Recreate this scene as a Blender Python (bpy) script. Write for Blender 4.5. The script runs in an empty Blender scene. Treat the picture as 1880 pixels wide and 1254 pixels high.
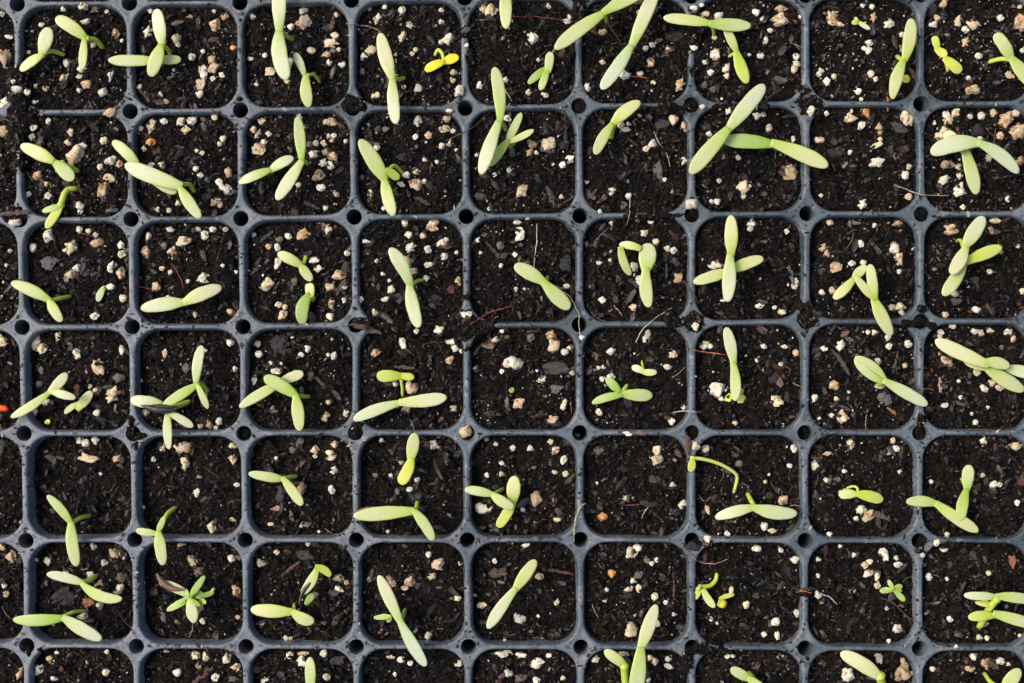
import bpy, math, random
import numpy as np
from mathutils import Vector, Matrix, Euler, noise as mnoise

C = bpy.context.scene
COL = C.collection
rnd = random.Random(7)
rng = np.random.default_rng(11)
R = math.radians

# ------------------------------------------------------------------ camera, sky, sun
U = 0.0002                 # metres per photo pixel on the plane of the tray rim
CX, CY = 940.0, 627.0
LENS = 50.0
H = 1880 * U * LENS / 36.0  # camera height over the rim
cam = bpy.data.cameras.new('camera')
cam.lens = LENS; cam.sensor_width = 36; cam.clip_start = 0.01; cam.clip_end = 50
camo = bpy.data.objects.new('camera', cam); COL.objects.link(camo)
camo.location = (0, 0, H)
C.camera = camo
cam.dof.use_dof = True; cam.dof.focus_distance = H - 0.002; cam.dof.aperture_fstop = 5.6

SUN_EL, SUN_AZ = 50.0, 165.0     # azimuth of the sun seen from the tray, degrees counter-clockwise from +X
w = bpy.data.worlds.new('World'); C.world = w; w.use_nodes = True
nt = w.node_tree
sky = nt.nodes.new('ShaderNodeTexSky'); sky.sky_type = 'NISHITA'; sky.sun_disc = False
sky.sun_elevation = R(SUN_EL); sky.sun_rotation = R(90 - SUN_AZ)
sky.dust_density = 6.0; sky.air_density = 1.0
bg = nt.nodes['Background']; bg.inputs[1].default_value = 0.15
nt.links.new(sky.outputs[0], bg.inputs[0])
sun = bpy.data.lights.new('sun', 'SUN'); sun.energy = 1.5; sun.angle = R(24); sun.color = (1.0, 0.96, 0.91)
suno = bpy.data.objects.new('sun', sun); COL.objects.link(suno)
d = Vector((math.cos(R(SUN_AZ)) * math.cos(R(SUN_EL)), math.sin(R(SUN_AZ)) * math.cos(R(SUN_EL)), math.sin(R(SUN_EL))))
suno.rotation_euler = d.to_track_quat('Z', 'Y').to_euler()
C.view_settings.view_transform = 'Standard'
C.view_settings.look = 'None'
C.view_settings.exposure = 0.34
C.view_settings.gamma = 1.0

# ------------------------------------------------------------------ coordinates
def P(px, py, z=0.0):
    k = U * (1 - z / H)
    return Vector(((px - CX) * k, (CY - py) * k, z))

def cr(c, x, y):            # point of a three-times enlarged tile of the photograph -> photo pixels
    return 470 * c[0] + x / 3.0, 418 * c[1] + y / 3.0

# nodes of the tray (hole centres), rows -1..7, columns -1..9
XS_T = [-171, 32, 237, 440, 645, 853, 1062, 1270, 1480, 1692, 1903]
NX = [
 [-175, 29, 236, 439, 644, 852, 1061, 1270, 1480, 1693, 1905],
 [-173, 31, 237, 440, 645, 853, 1062, 1270, 1480, 1692, 1903],
 [-170, 33, 238, 441, 647, 854, 1063, 1270, 1481, 1692, 1902],
 [-167, 36, 240, 442, 650, 856, 1065, 1271, 1482, 1693, 1902],
 [-164, 40, 242, 446, 653, 857, 1064, 1271, 1481, 1692, 1901],
 [-160, 43, 244, 447, 652, 857, 1065, 1271, 1479, 1690, 1899],
 [-156, 47, 247, 450, 654, 858, 1066, 1271, 1479, 1688, 1897],
 [-154, 48, 250, 451, 654, 860, 1067, 1271, 1479, 1689, 1896],
 [-152, 50, 252, 453, 656, 861, 1067, 1271, 1479, 1688, 1894]]
NY = [
 [-193, -194, -195, -197, -199, -203, -206, -208, -210, -211, -213],
 [9, 7, 5, 4, 0, -5, -7, -8, -9, -10, -11],
 [207, 206, 204, 202, 198, 198, 194, 192, 190, 190, 189],
 [404, 403, 402, 401, 398, 397, 396, 394, 392, 393, 392],
 [602, 601, 600, 600, 597, 597, 596, 594, 590, 590, 590],
 [796, 796, 797, 796, 795, 795, 795, 795, 795, 795, 795],
 [993, 993, 991, 992, 992, 992, 991, 992, 993, 993, 993],
 [1186, 1186, 1187, 1188, 1188, 1188, 1189, 1189, 1191, 1191, 1191],
 [1380, 1381, 1382, 1383, 1384, 1385, 1386, 1387, 1389, 1390, 1391]]
NX = np.array(NX, float); NY = np.array(NY, float)
NR, NC = NX.shape
CW, CH = 206.0, 197.0
IX, IY, RAD, HOLE = 7.0, 5.3, 43.0, 14.5

def gmap(gi, gj):           # grid coordinates (column, row) -> photo pixels on the rim plane
    gi = np.clip(gi, 0, NC - 1.0001); gj = np.clip(gj, 0, NR - 1.0001)
    i = np.floor(gi).astype(int); j = np.floor(gj).astype(int); u = gi - i; v = gj - j
    f = lambda T: (T[j, i] * (1 - u) + T[j, i + 1] * u) * (1 - v) + (T[j + 1, i] * (1 - u) + T[j + 1, i + 1] * u) * v
    return f(NX), f(NY)

def ginv(px, py):
    px = np.asarray(px, float); py = np.asarray(py, float)
    gi = (px + 171) / 206.0; gj = (py + 200) / 197.5
    for _ in range(5):
        x, y = gmap(gi, gj)
        gi = gi + (px - x) / 206.0; gj = gj + (py - y) / 197.5
    return np.clip(gi, 0, NC - 1.0001), np.clip(gj, 0, NR - 1.0001)

def hash2(ix, iy, seed):
    n = (ix.astype(np.int64) * 374761393 + iy.astype(np.int64) * 668265263 + seed * 974711) & 0xffffffff
    n = ((n ^ (n >> 13)) * 1274126177) & 0xffffffff
    n = (n ^ (n >> 16)) & 0xffffff
    return n / float(0xffffff)

def vnoise(x, y, seed):
    ix = np.floor(x); iy = np.floor(y); fx = x - ix; fy = y - iy
    fx = fx * fx * (3 - 2 * fx); fy = fy * fy * (3 - 2 * fy)
    a = hash2(ix, iy, seed); b = hash2(ix + 1, iy, seed); c = hash2(ix, iy + 1, seed); d_ = hash2(ix + 1, iy + 1, seed)
    return ((a * (1 - fx) + b * fx) * (1 - fy) + (c * (1 - fx) + d_ * fx) * fy) * 2 - 1

def fbm(x, y, s, seed, octv=3):
    t = 0; a = 1.0
    for k in range(octv):
        t = t + a * vnoise(x / s + 17.3 * k, y / s - 9.1 * k, seed + k); a *= 0.55; s *= 0.5
    return t

# soil level in each cell (mm under the rim), rows -1..6
LV = np.array([[-3.0] * 10,
 [-2.2, -3.0, -3.2, -3.4, -3.2, -2.4, -2.2, -2.2, -2.6, -2.6],
 [-2.0, -2.8, -3.4, -3.6, -3.6, -3.2, -2.8, -3.2, -2.8, -3.2],
 [-3.2, -4.0, -4.2, -3.8, -3.2, -3.0, -3.2, -3.2, -3.4, -3.4],
 [-4.0, -4.6, -5.0, -4.2, -3.2, -3.2, -3.6, -3.2, -3.2, -3.6],
 [-5.0, -6.5, -6.0, -5.0, -4.6, -4.6, -4.6, -4.0, -3.8, -3.0],
 [-5.0, -6.0, -6.5, -5.5, -5.0, -5.0, -4.2, -3.8, -3.6, -3.4],
 [-4.6, -4.6, -4.8, -4.8, -4.2, -3.8, -3.2, -3.2, -3.4, -3.8]])

# soil spilt on the ribs and in the holes: x, y, rx, ry, height (mm)
MOUNDS = [(34, 165, 20, 62, 1.6), (30, 235, 22, 55, 1.6), (45, 206, 30, 12, 1.4), (25, 395, 28, 22, .9), (36, 300, 12, 26, .5),
 (648, 192, 26, 17, 1.6), (1066, 196, 17, 15, -1.6), (1066, 22, 16, 30, 1.2), (1050, 100, 10, 8, .3),
 (1270, 195, 16, 16, -1.4), (1232, 200, 32, 14, 1.3), (1190, 202, 22, 9, .6), (1272, 60, 18, 45, 1.0), (1272, 128, 10, 14, .5), (1340, 196, 42, 9, .9), (1395, 194, 20, 8, .6),
 (1488, 188, 30, 20, 1.0), (1478, 165, 12, 12, .6), (1500, 205, 24, 12, .8), (1692, 393, 15, 15, -1.0), (1270, 392, 14, 12, -2.0), (1160, 397, 28, 8, .6), (1215, 397, 40, 9, .6), (1270, 372, 11, 12, .6),
 (1278, 590, 22, 26, .9), (1240, 592, 26, 12, .8), (1482, 585, 26, 20, .7), (1478, 568, 13, 14, .5), (1692, 590, 18, 16, -.6), (1668, 594, 22, 10, .7), (1694, 568, 13, 10, .5), (1712, 598, 12, 8, .6),
 (672, 594, 28, 12, 1.5), (720, 600, 36, 12, 1.1), (770, 602, 40, 13, 1.0), (820, 600, 30, 16, 1.7), (862, 602, 30, 24, 2.0), (890, 598, 22, 12, 1.1), (858, 580, 16, 16, 1.0), (858, 640, 10, 10, .4),
 (240, 797, 18, 16, -.6), (240, 775, 10, 22, .5), (262, 800, 16, 8, .5), (246, 820, 10, 12, .4), (448, 796, 15, 15, -3.0), (650, 797, 20, 17, -.4), (655, 780, 16, 9, .6), (1690, 795, 15, 15, -1.5), (1692, 772, 12, 16, .5),
 (1478, 797, 15, 15, -4.0), (1272, 796, 14, 14, -3.0), (1748, 1000, 26, 10, .7), (1780, 998, 16, 7, .5), (1690, 1010, 14, 14, .6), (1700, 992, 12, 10, -.5), (1280, 1003, 14, 12, .5), (1300, 995, 14, 8, .5),
 (1292, 1190, 22, 13, .9), (1262, 1210, 14, 26, .9), (1325, 1192, 16, 8, .5), (52, 1198, 8, 14, .5), (72, 1192, 10, 8, .4), (1480, 1090, 12, 9, .6), (1060, 800, 8, 6, -.3), (1268, 860, 8, 8, .2),
 (655, 1075, 5, 6, .3), (440, 182, 10, 6, .5), (857, 545, 10, 10, .4), (855, 60, 11, 20, .4), (862, 100, 8, 16, .3)]

def sdcell(gi, gj):         # distance to the rounded edge of the cell, pixels, negative inside
    lx = (gi - np.floor(gi)) * CW; ly = (gj - np.floor(gj)) * CH
    qx = np.abs(lx - CW / 2) - (CW / 2 - IX - RAD); qy = np.abs(ly - CH / 2) - (CH / 2 - IY - RAD)
    return np.hypot(np.maximum(qx, 0), np.maximum(qy, 0)) + np.minimum(np.maximum(qx, qy), 0) - RAD

def soil(px, py):           # rim-plane pixels -> height (m), distance to edge (px), amount spilt
    px = np.asarray(px, float); py = np.asarray(py, float)
    gi, gj = ginv(px, py)
    sd = sdcell(gi, gj)
    i = np.minimum(np.floor(gi).astype(int), 9); j = np.minimum(np.floor(gj).astype(int), 7)
    z = LV[j, i] * 0.001
    z = z + 0.0011 * fbm(px, py, 34, 3, 2) + 0.0008 * np.abs(fbm(px, py, 13, 5, 2)) + .0003 * fbm(px, py, 8, 6, 1)
    m = 1 - np.clip((sd + 30) / 30, 0, 1)
    z = z - 0.0008 * (1 - m)
    wob = 1 + 0.40 * fbm(px, py, 16, 9, 3)
    spill = np.zeros_like(z)
    for (mx, my, rx, ry, h) in MOUNDS:
        r2 = ((px - mx) / rx) ** 2 + ((py - my) / ry) ** 2
        a = np.exp(-np.minimum(r2 * wob, 12) ** 2 * 0.8)
        z = z * (1 - a) + (h * 0.001 + 0.0003 * fbm(px, py, 7, 21, 2)) * a
        spill = np.maximum(spill, a)
    z = z + 0.00045 * fbm(px, py, 5.0, 31, 3)
    return z, sd, spill

soil_exact = soil
_gx, _gy = np.meshgrid(np.arange(-260, 2000, 2.0), np.arange(-260, 1480, 2.0))
_z, _sd, _sp = soil_exact(_gx, _gy)
def soil(px, py):           # the same, looked up in a table
    px = np.asarray(px, float); py = np.asarray(py, float)
    fx = np.clip((px + 260) / 2, 0, _z.shape[1] - 2.001); fy = np.clip((py + 260) / 2, 0, _z.shape[0] - 2.001)
    i = fx.astype(int); j = fy.astype(int); u = fx - i; v = fy - j
    f = lambda T: (T[j, i] * (1 - u) + T[j, i + 1] * u) * (1 - v) + (T[j + 1, i] * (1 - u) + T[j + 1, i + 1] * u) * v
    return f(_z), f(_sd), f(_sp)

def surf(px, py):           # photo pixel -> world point on whatever lies there (soil or rib)
    x, y = float(px), float(py)
    for _ in range(3):
        z, sd, sp = soil(np.array([x]), np.array([y]))
        z = float(z[0])
        if sd[0] > -1: z = max(z, 0.0)
        x = CX + (px - CX) * (1 - z / H); y = CY + (py - CY) * (1 - z / H)
    return Vector(((x - CX) * U, (CY - y) * U, z))

# ------------------------------------------------------------------ materials
def mat(name):
    m = bpy.data.materials.new(name); m.use_nodes = True
    return m, m.node_tree, m.node_tree.nodes['Principled BSDF']

def N(nt, t, **kw):
    n = nt.nodes.new(t)
    for k, v in kw.items(): setattr(n, k, v)
    return n

def noise(nt, vec, scale, detail=4, rough=.6):
    n = N(nt, 'ShaderNodeTexNoise'); n.inputs['Scale'].default_value = scale
    n.inputs['Detail'].default_value = detail; n.inputs['Roughness'].default_value = rough
    nt.links.new(vec, n.inputs['Vector']); return n.outputs['Fac']

def ramp(nt, fac, stops):
    r = N(nt, 'ShaderNodeValToRGB'); e = r.color_ramp.elements
    while len(e) > 1: e.remove(e[-1])
    e[0].position = stops[0][0]; e[0].color = stops[0][1]
    for p, c in stops[1:]:
        x = e.new(p); x.color = c
    nt.links.new(fac, r.inputs[0]); return r.outputs[0]

def g(v, a=1): return (v, v, v, a)

def mix(nt, fac, a, b, mode='MIX'):
    m = N(nt, 'ShaderNodeMix', data_type='RGBA', blend_type=mode)
    for s, v in ((0, fac), (6, a), (7, b)):
        if isinstance(v, (int, float)): m.inputs[s].default_value = v
        elif isinstance(v, tuple): m.inputs[s].default_value = v
        else: nt.links.new(v, m.inputs[s])
    return m.outputs[2]

def bump(nt, bs, h, dist, strength=1.0):
    b = N(nt, 'ShaderNodeBump'); b.inputs['Distance'].default_value = dist; b.inputs['Strength'].default_value = strength
    nt.links.new(h, b.inputs['Height']); nt.links.new(b.outputs[0], bs.inputs['Normal'])

def objvec(nt): return N(nt, 'ShaderNodeTexCoord').outputs['Object']
def posvec(nt): return N(nt, 'ShaderNodeNewGeometry').outputs['Position']

# moulded plastic of the tray
M_PL, t, b = mat('grey_plastic')
v = posvec(t)
big = noise(t, v, 18, 3, .6); fine = noise(t, v, 620, 5, .7); mid = noise(t, v, 90, 4, .65)
base = ramp(t, big, [(.35, (.038, .058, .070, 1)), (.62, (.088, .114, .132, 1))])
dust = ramp(t, mid, [(.50, g(0)), (.68, g(1))])
base = mix(t, mix(t, .55, (0, 0, 0, 1), dust), base, (.20, .20, .22, 1))
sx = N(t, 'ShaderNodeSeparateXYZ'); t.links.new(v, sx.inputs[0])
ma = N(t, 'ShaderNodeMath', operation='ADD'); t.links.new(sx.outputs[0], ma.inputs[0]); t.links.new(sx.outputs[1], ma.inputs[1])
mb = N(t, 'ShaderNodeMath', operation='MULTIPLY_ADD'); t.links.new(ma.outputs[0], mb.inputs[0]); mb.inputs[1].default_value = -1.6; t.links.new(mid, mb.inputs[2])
corner_tint = ramp(t, mb.outputs[0], [(.50, g(0)), (.95, g(1))])      # paler lavender grey towards the lower left corner of the tray
base = mix(t, mix(t, .5, (0, 0, 0, 1), corner_tint), base, (.20, .205, .25, 1))
scuff = ramp(t, noise(t, v, 160, 5, .75), [(.60, g(0)), (.70, g(1))])
base = mix(t, mix(t, .6, (0, 0, 0, 1), scuff), base, (.42, .40, .40, 1))
grime = ramp(t, fine, [(.39, g(1)), (.43, g(0))])
base = mix(t, mix(t, .8, (0, 0, 0, 1), grime), base, (.012, .010, .009, 1))
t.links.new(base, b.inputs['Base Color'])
t.links.new(ramp(t, mid, [(.3, g(.38)), (.7, g(.62))]), b.inputs['Roughness'])
b.inputs['Specular IOR Level'].default_value = .55
bump(t, b, fine, .00025, .7)

M_SL, t, b = mat('dark_sleeve_plastic')
b.inputs['Base Color'].default_value = (.02, .023, .028, 1); b.inputs['Roughness'].default_value = .55
bump(t, b, noise(t, posvec(t), 300), .0002)

# peat
M_SO, t, b = mat('peat_soil')
v = posvec(t)
n1 = noise(t, v, 130, 5, .7); n2 = noise(t, v, 900, 5, .75)
mp = N(t, 'ShaderNodeMapping'); mp.inputs['Scale'].default_value = (1, 2.6, 1); mp.inputs['Rotation'].default_value = (0, 0, .7)
t.links.new(v, mp.inputs[0]); n3 = noise(t, mp.outputs[0], 520, 4, .7)
c1 = ramp(t, n1, [(.38, (.0016, .0014, .0013, 1)), (.55, (.0055, .004, .0032, 1)), (.70, (.019, .011, .008, 1))])
c2 = ramp(t, n3, [(.52, g(0)), (.74, g(1))])
c = mix(t, mix(t, .55, (0, 0, 0, 1), c2), c1, (.055, .042, .034, 1))
t.links.new(c, b.inputs['Base Color'])
t.links.new(ramp(t, n2, [(.3, g(.45)), (.7, g(.9))]), b.inputs['Roughness'])
b.inputs['Specular IOR Level'].default_value = .12
bump(t, b, n2, .0009, 1.0)

def attr_mat(name, rough, spec, bscale, bdist):
    m, t, b = mat(name)
    a = N(t, 'ShaderNodeAttribute', attribute_name='Col')
    n = noise(t, posvec(t), bscale, 4, .7)
    c = mix(t, 1.0, a.outputs['Color'], ramp(t, n, [(.34, g(.40)), (.5, g(.95)), (.7, g(1.3))]), 'MULTIPLY')
    t.links.new(c, b.inputs['Base Color'])
    b.inputs['Roughness'].default_value = rough; b.inputs['Specular IOR Level'].default_value = spec
    bump(t, b, n, bdist, .8)
    return m
M_CR = attr_mat('soil_crumb', .38, .35, 1500, .0003)
M_FI = attr_mat('plant_fibre', .6, .35, 900, .0001)
M_PS = attr_mat('perlite_small', .8, .3, 1400, .0003)

# perlite lumps: the colour of each lump is its object colour
M_PE, t, b = mat('perlite')
oi = N(t, 'ShaderNodeObjectInfo'); v = posvec(t)
n1 = noise(t, v, 330, 3, .6); n2 = noise(t, v, 1500, 4, .7)
st = ramp(t, n1, [(.48, g(0)), (.60, g(1))])
stc = mix(t, 1.0, oi.outputs['Color'], (.62, .40, .22, 1), 'MULTIPLY')
c = mix(t, mix(t, 1.0, st, oi.outputs['Alpha'], 'MULTIPLY'), oi.outputs['Color'], stc)
n3 = noise(t, v, 620, 4, .65)
pit = ramp(t, n3, [(.38, g(1)), (.44, g(0))])
c = mix(t, mix(t, 1.0, mix(t, .85, (0, 0, 0, 1), pit), mix(t, .7, oi.outputs['Alpha'], (1, 1, 1, 1)), 'MULTIPLY'), c, (.07, .04, .025, 1))
t.links.new(c, b.inputs['Base Color']); b.inputs['Roughness'].default_value = .8
b.inputs['Specular IOR Level'].default_value = .3
bump(t, b, n2, .0005, .9)

# bark chips
M_CH, t, b = mat('bark_chip')
oi = N(t, 'ShaderNodeObjectInfo')
mp = N(t, 'ShaderNodeMapping'); mp.inputs['Scale'].default_value = (1, 6, 1)
t.links.new(objvec(t), mp.inputs[0]); n = noise(t, mp.outputs[0], 350, 5, .7)
c = mix(t, 1.0, oi.outputs['Color'], ramp(t, n, [(.3, g(.35)), (.55, g(.9)), (.75, g(1.6))]), 'MULTIPLY')
t.links.new(c, b.inputs['Base Color']); b.inputs['Roughness'].default_value = .65
bump(t, b, n, .0005)

# fleshy leaves; g_along = how far along the leaf, g_side = distance from the midrib
def leaf_mat(name, tipc, midc, basec, edgec):
    m, t, b = mat(name)
    a = N(t, 'ShaderNodeAttribute', attribute_name='Col')
    sp = N(t, 'ShaderNodeSeparateColor'); t.links.new(a.outputs['Color'], sp.inputs[0])
    v = posvec(t)
    n = noise(t, v, 160, 3, .6)
    ad = N(t, 'ShaderNodeMath', operation='MULTIPLY_ADD'); t.links.new(n, ad.inputs[0]); ad.inputs[1].default_value = .35
    t.links.new(sp.outputs[0], ad.inputs[2])
    c = ramp(t, ad.outputs[0], [(.10, basec), (.42, midc), (.80, tipc), (1.0, tipc)])
    ed = ramp(t, sp.outputs[1], [(.62, g(0)), (1.0, g(1))])
    c = mix(t, mix(t, .55, (0, 0, 0, 1), ed), c, edgec)
    rib = ramp(t, sp.outputs[1], [(.02, g(1)), (.14, g(0))])
    c = mix(t, mix(t, .30, (0, 0, 0, 1), rib), c, tipc)
    var = ramp(t, sp.outputs[2], [(0, (.86, .90, .80, 1)), (.5, (1, 1, 1, 1)), (1, (1.10, 1.02, .92, 1))])
    c = mix(t, 1.0, c, var, 'MULTIPLY')
    c = mix(t, 1.0, c, (.84, .84, .86, 1), 'MULTIPLY')
    t.links.new(c, b.inputs['Base Color'])
    b.inputs['Roughness'].default_value = .42
    b.inputs['Specular IOR Level'].default_value = .45
    b.inputs['Subsurface Weight'].default_value = .2
    b.inputs['Subsurface Radius'].default_value = (.6, 1.0, .25)
    b.inputs['Subsurface Scale'].default_value = .0012
    n2 = noise(t, v, 700, 3, .6)
    bump(t, b, n2, .00022, .5)
    return m
M_LF = {
 'g': leaf_mat('pale_green_leaf', (.56, .61, .30, 1), (.48, .57, .175, 1), (.33, .48, .05, 1), (.42, .54, .095, 1)),
 'w': leaf_mat('whitish_green_leaf', (.61, .64, .41, 1), (.55, .61, .29, 1), (.38, .51, .10, 1), (.47, .56, .17, 1)),
 'y': leaf_mat('yellow_green_leaf', (.60, .66, .15, 1), (.50, .61, .07, 1), (.38, .50, .03, 1), (.50, .58, .06, 1)),
 'Y': leaf_mat('yellow_leaf', (.80, .74, .04, 1), (.74, .70, .03, 1), (.55, .58, .02, 1), (.72, .60, .02, 1)),
 'd': leaf_mat('mid_green_leaf', (.43, .55, .18, 1), (.34, .50, .09, 1), (.25, .43, .035, 1), (.30, .47, .05, 1)),
 'b': leaf_mat('greyish_green_leaf', (.52, .60, .42, 1), (.46, .57, .33, 1), (.34, .50, .14, 1), (.40, .54, .20, 1)),
}
def simple(name, col, rough=.5, scale=600, lo=.6, hi=1.3, bd=.0003):
    m, t, b = mat(name)
    n = noise(t, posvec(t), scale, 4, .7)
    c = mix(t, 1.0, col, ramp(t, n, [(.3, g(lo)), (.7, g(hi))]), 'MULTIPLY')
    t.links.new(c, b.inputs['Base Color']); b.inputs['Roughness'].default_value = rough
    bump(t, b, n, bd, .7)
    return m
M_HB = simple('black_husk', (.012, .012, .010, 1), .35)
M_HR = simple('brown_husk', (.16, .085, .05, 1), .5)
M_RED = simple('orange_red_plastic', (.75, .09, .02, 1), .25, 200, .9, 1.1)
M_GR = simple('dark_bench', (.012, .012, .013, 1), .8, 60)

# ------------------------------------------------------------------ helpers
def link(name, me, m=None, parent=None):
    o = bpy.data.objects.new(name, me); COL.objects.link(o)
    if m and not me.materials: me.materials.append(m)
    if parent: o.parent = parent
    return o

def tag(o, label=None, cat=None, group=None, kind=None):
    if label: o['label'] = label
    if cat: o['category'] = cat
    if group: o['group'] = group
    if kind: o['kind'] = kind
    return o

def mesh(name, vs, fs, smooth=True):
    me = bpy.data.meshes.new(name); me.from_pydata(vs, [], fs); me.update()
    if smooth: me.polygons.foreach_set('use_smooth', [True] * len(me.polygons))
    return me

def mesh_np(name, V, F, smooth=True, col=None):
    me = bpy.data.meshes.new(name)
    n = len(V); f = len(F); k = F.shape[1]
    me.vertices.add(n); me.vertices.foreach_set('co', V.astype(np.float32).ravel())
    me.loops.add(f * k); me.loops.foreach_set('vertex_index', F.astype(np.int32).ravel())
    me.polygons.add(f); me.polygons.foreach_set('loop_start', np.arange(0, f * k, k, dtype=np.int32))
    try: me.polygons.foreach_set('loop_total', np.full(f, k, dtype=np.int32))
    except Exception: pass
    me.polygons.foreach_set('use_smooth', np.full(f, smooth, dtype=bool))
    me.update(calc_edges=True); me.validate()
    if col is not None:
        a = me.color_attributes.new('Col', 'FLOAT_COLOR', 'POINT')
        a.data.foreach_set('color', col.astype(np.float32).ravel())
    return me

def ico(sub):
    import bmesh
    bm = bmesh.new(); bmesh.ops.create_icosphere(bm, subdivisions=sub, radius=1)
    V = np.array([v.co[:] for v in bm.verts]); F = np.array([[v.index for v in f.verts] for f in bm.faces]); bm.free()
    return V, F

def lump(sub, seed, rough=.25, pit=.0):
    V, F = ico(sub); r = random.Random(seed); off = Vector((r.uniform(-50, 50),) * 3)
    out = []
    for p in V:
        q = Vector(p)
        k = 1 + rough * mnoise.noise(q * 1.3 + off) * 1.5 + rough * .7 * mnoise.noise(q * 3.1 + off) + pit * mnoise.noise(q * 6.5 + off)
        # a few flat fracture faces
        out.append(q * k)
    V = np.array([v[:] for v in out])
    for _ in range(5):
        nrm = np.array([r.gauss(0, 1) for _ in range(3)]); nrm /= np.linalg.norm(nrm)
        dd = V @ nrm; lim = r.uniform(.62, .85)
        V = V - np.outer(np.maximum(dd - lim, 0) * .85, nrm)
    V -= (V.max(0) + V.min(0)) / 2
    V /= (V.max(0) - V.min(0)) / 2
    return V, F

def scatter(name, shapes, pos, rot, scl, col, m, smooth):
    # shapes: list of (V,F) with equal counts; pos (n,3), rot (n,3,3), scl (n,3), col (n,3)
    n = len(pos); nv = len(shapes[0][0]); F0 = shapes[0][1]
    S = np.stack([s[0] for s in shapes])[rng.integers(0, len(shapes), n)]
    V = S * scl[:, None, :]
    V = np.einsum('nij,nvj->nvi', rot, V) + pos[:, None, :]
    F = F0[None] + (np.arange(n) * nv)[:, None, None]
    c = np.ones((n, nv, 4)); c[:, :, :3] = col[:, None, :]
    me = mesh_np(name, V.reshape(-1, 3), F.reshape(-1, F0.shape[1]), smooth, c.reshape(-1, 4))
    return link(name, me, m)

def randrot(n):
    q = rng.normal(size=(n, 4)); q /= np.linalg.norm(q, axis=1)[:, None]
    w_, x, y, z = q.T
    return np.stack([np.stack([1 - 2 * (y * y + z * z), 2 * (x * y - z * w_), 2 * (x * z + y * w_)], -1),
                     np.stack([2 * (x * y + z * w_), 1 - 2 * (x * x + z * z), 2 * (y * z - x * w_)], -1),
                     np.stack([2 * (x * z - y * w_), 2 * (y * z + x * w_), 1 - 2 * (x * x + y * y)], -1)], 1)

def tube_pts(pts, rad, sides=8, cap=True, rnd_end=False):
    """pts: list of Vector, rad: list of radii -> verts, faces"""
    vs, fs = [], []
    n = len(pts); up = Vector((0, 0, 1))
    last = None
    for i, p in enumerate(pts):
        t_ = (pts[min(i + 1, n - 1)] - pts[max(i - 1, 0)])
        if t_.length < 1e-9: t_ = Vector((0, 0, 1))
        t_.normalize()
        if last is None:
            a = t_.cross(up)
            if a.length < 1e-3: a = t_.cross(Vector((1, 0, 0)))
        else:
            a = last - t_ * last.dot(t_)
        a.normalize(); last = a; b_ = t_.cross(a)
        for k in range(sides):
            th = 2 * math.pi * k / sides
            vs.append(tuple(p + (a * math.cos(th) + b_ * math.sin(th)) * rad[i]))
        if i:
            for k in range(sides):
                k2 = (k + 1) % sides
                fs.append(((i - 1) * sides + k, (i - 1) * sides + k2, i * sides + k2, i * sides + k))
    if cap:
        fs.append(tuple(range(sides))[::-1]); fs.append(tuple(range((n - 1) * sides, n * sides)))
    return vs, fs

def catmull(ps, n):
    out = []
    q = [ps[0] * 2 - ps[1]] + list(ps) + [ps[-1] * 2 - ps[-2]]
    for i in range(1, len(q) - 2):
        for k in range(n):
            t_ = k / n
            a, b_, c_, d_ = q[i - 1], q[i], q[i + 1], q[i + 2]
            out.append(.5 * ((2 * b_) + (c_ - a) * t_ + (2 * a - 5 * b_ + 4 * c_ - d_) * t_ ** 2 + (3 * b_ - a - 3 * c_ + d_) * t_ ** 3))
    out.append(ps[-1].copy()); return out

ORD = ['', 'first', 'second', 'third', 'fourth', 'fifth', 'sixth', 'seventh', 'eighth', 'ninth']
def where(px, py, short=False):
    gi, gj = ginv(np.array([px]), np.array([py])); i = int(gi[0]); j = int(gj[0])
    row = ['top sliver row', 'first row', 'second row', 'third row', 'fourth row', 'fifth row', 'sixth row', 'cut-off bottom row'][j]
    cellt = 'cut-off left cell' if i == 0 else ORD[i] + ' full cell'
    u = gi[0] - i; v_ = gj[0] - j
    a = 'upper' if v_ < .36 else ('lower' if v_ > .64 else ''); b_ = 'left' if u < .36 else ('right' if u > .64 else '')
    sub = (a + ' ' + b_).strip() or 'middle'
    return sub, cellt, row, (i, j, u, v_)

# ------------------------------------------------------------------ bench under the tray
gv = [(-3, -3, -.052), (3, -3, -.052), (3, 3, -.052), (-3, 3, -.052)]
tag(link('bench_surface', mesh('bench_surface', gv, [(0, 1, 2, 3)], False), M_GR), 'dark bench surface under the seed tray', kind='structure')

# ------------------------------------------------------------------ the tray
tray = bpy.data.objects.new('seedling_tray', None); COL.objects.link(tray); tray.location = (0, 0, -.05)
tag(tray, 'blue-grey plastic plug tray with rounded square cells full of soil', 'seed tray')
ZT = .05
NA, NE = 12, 8

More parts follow.
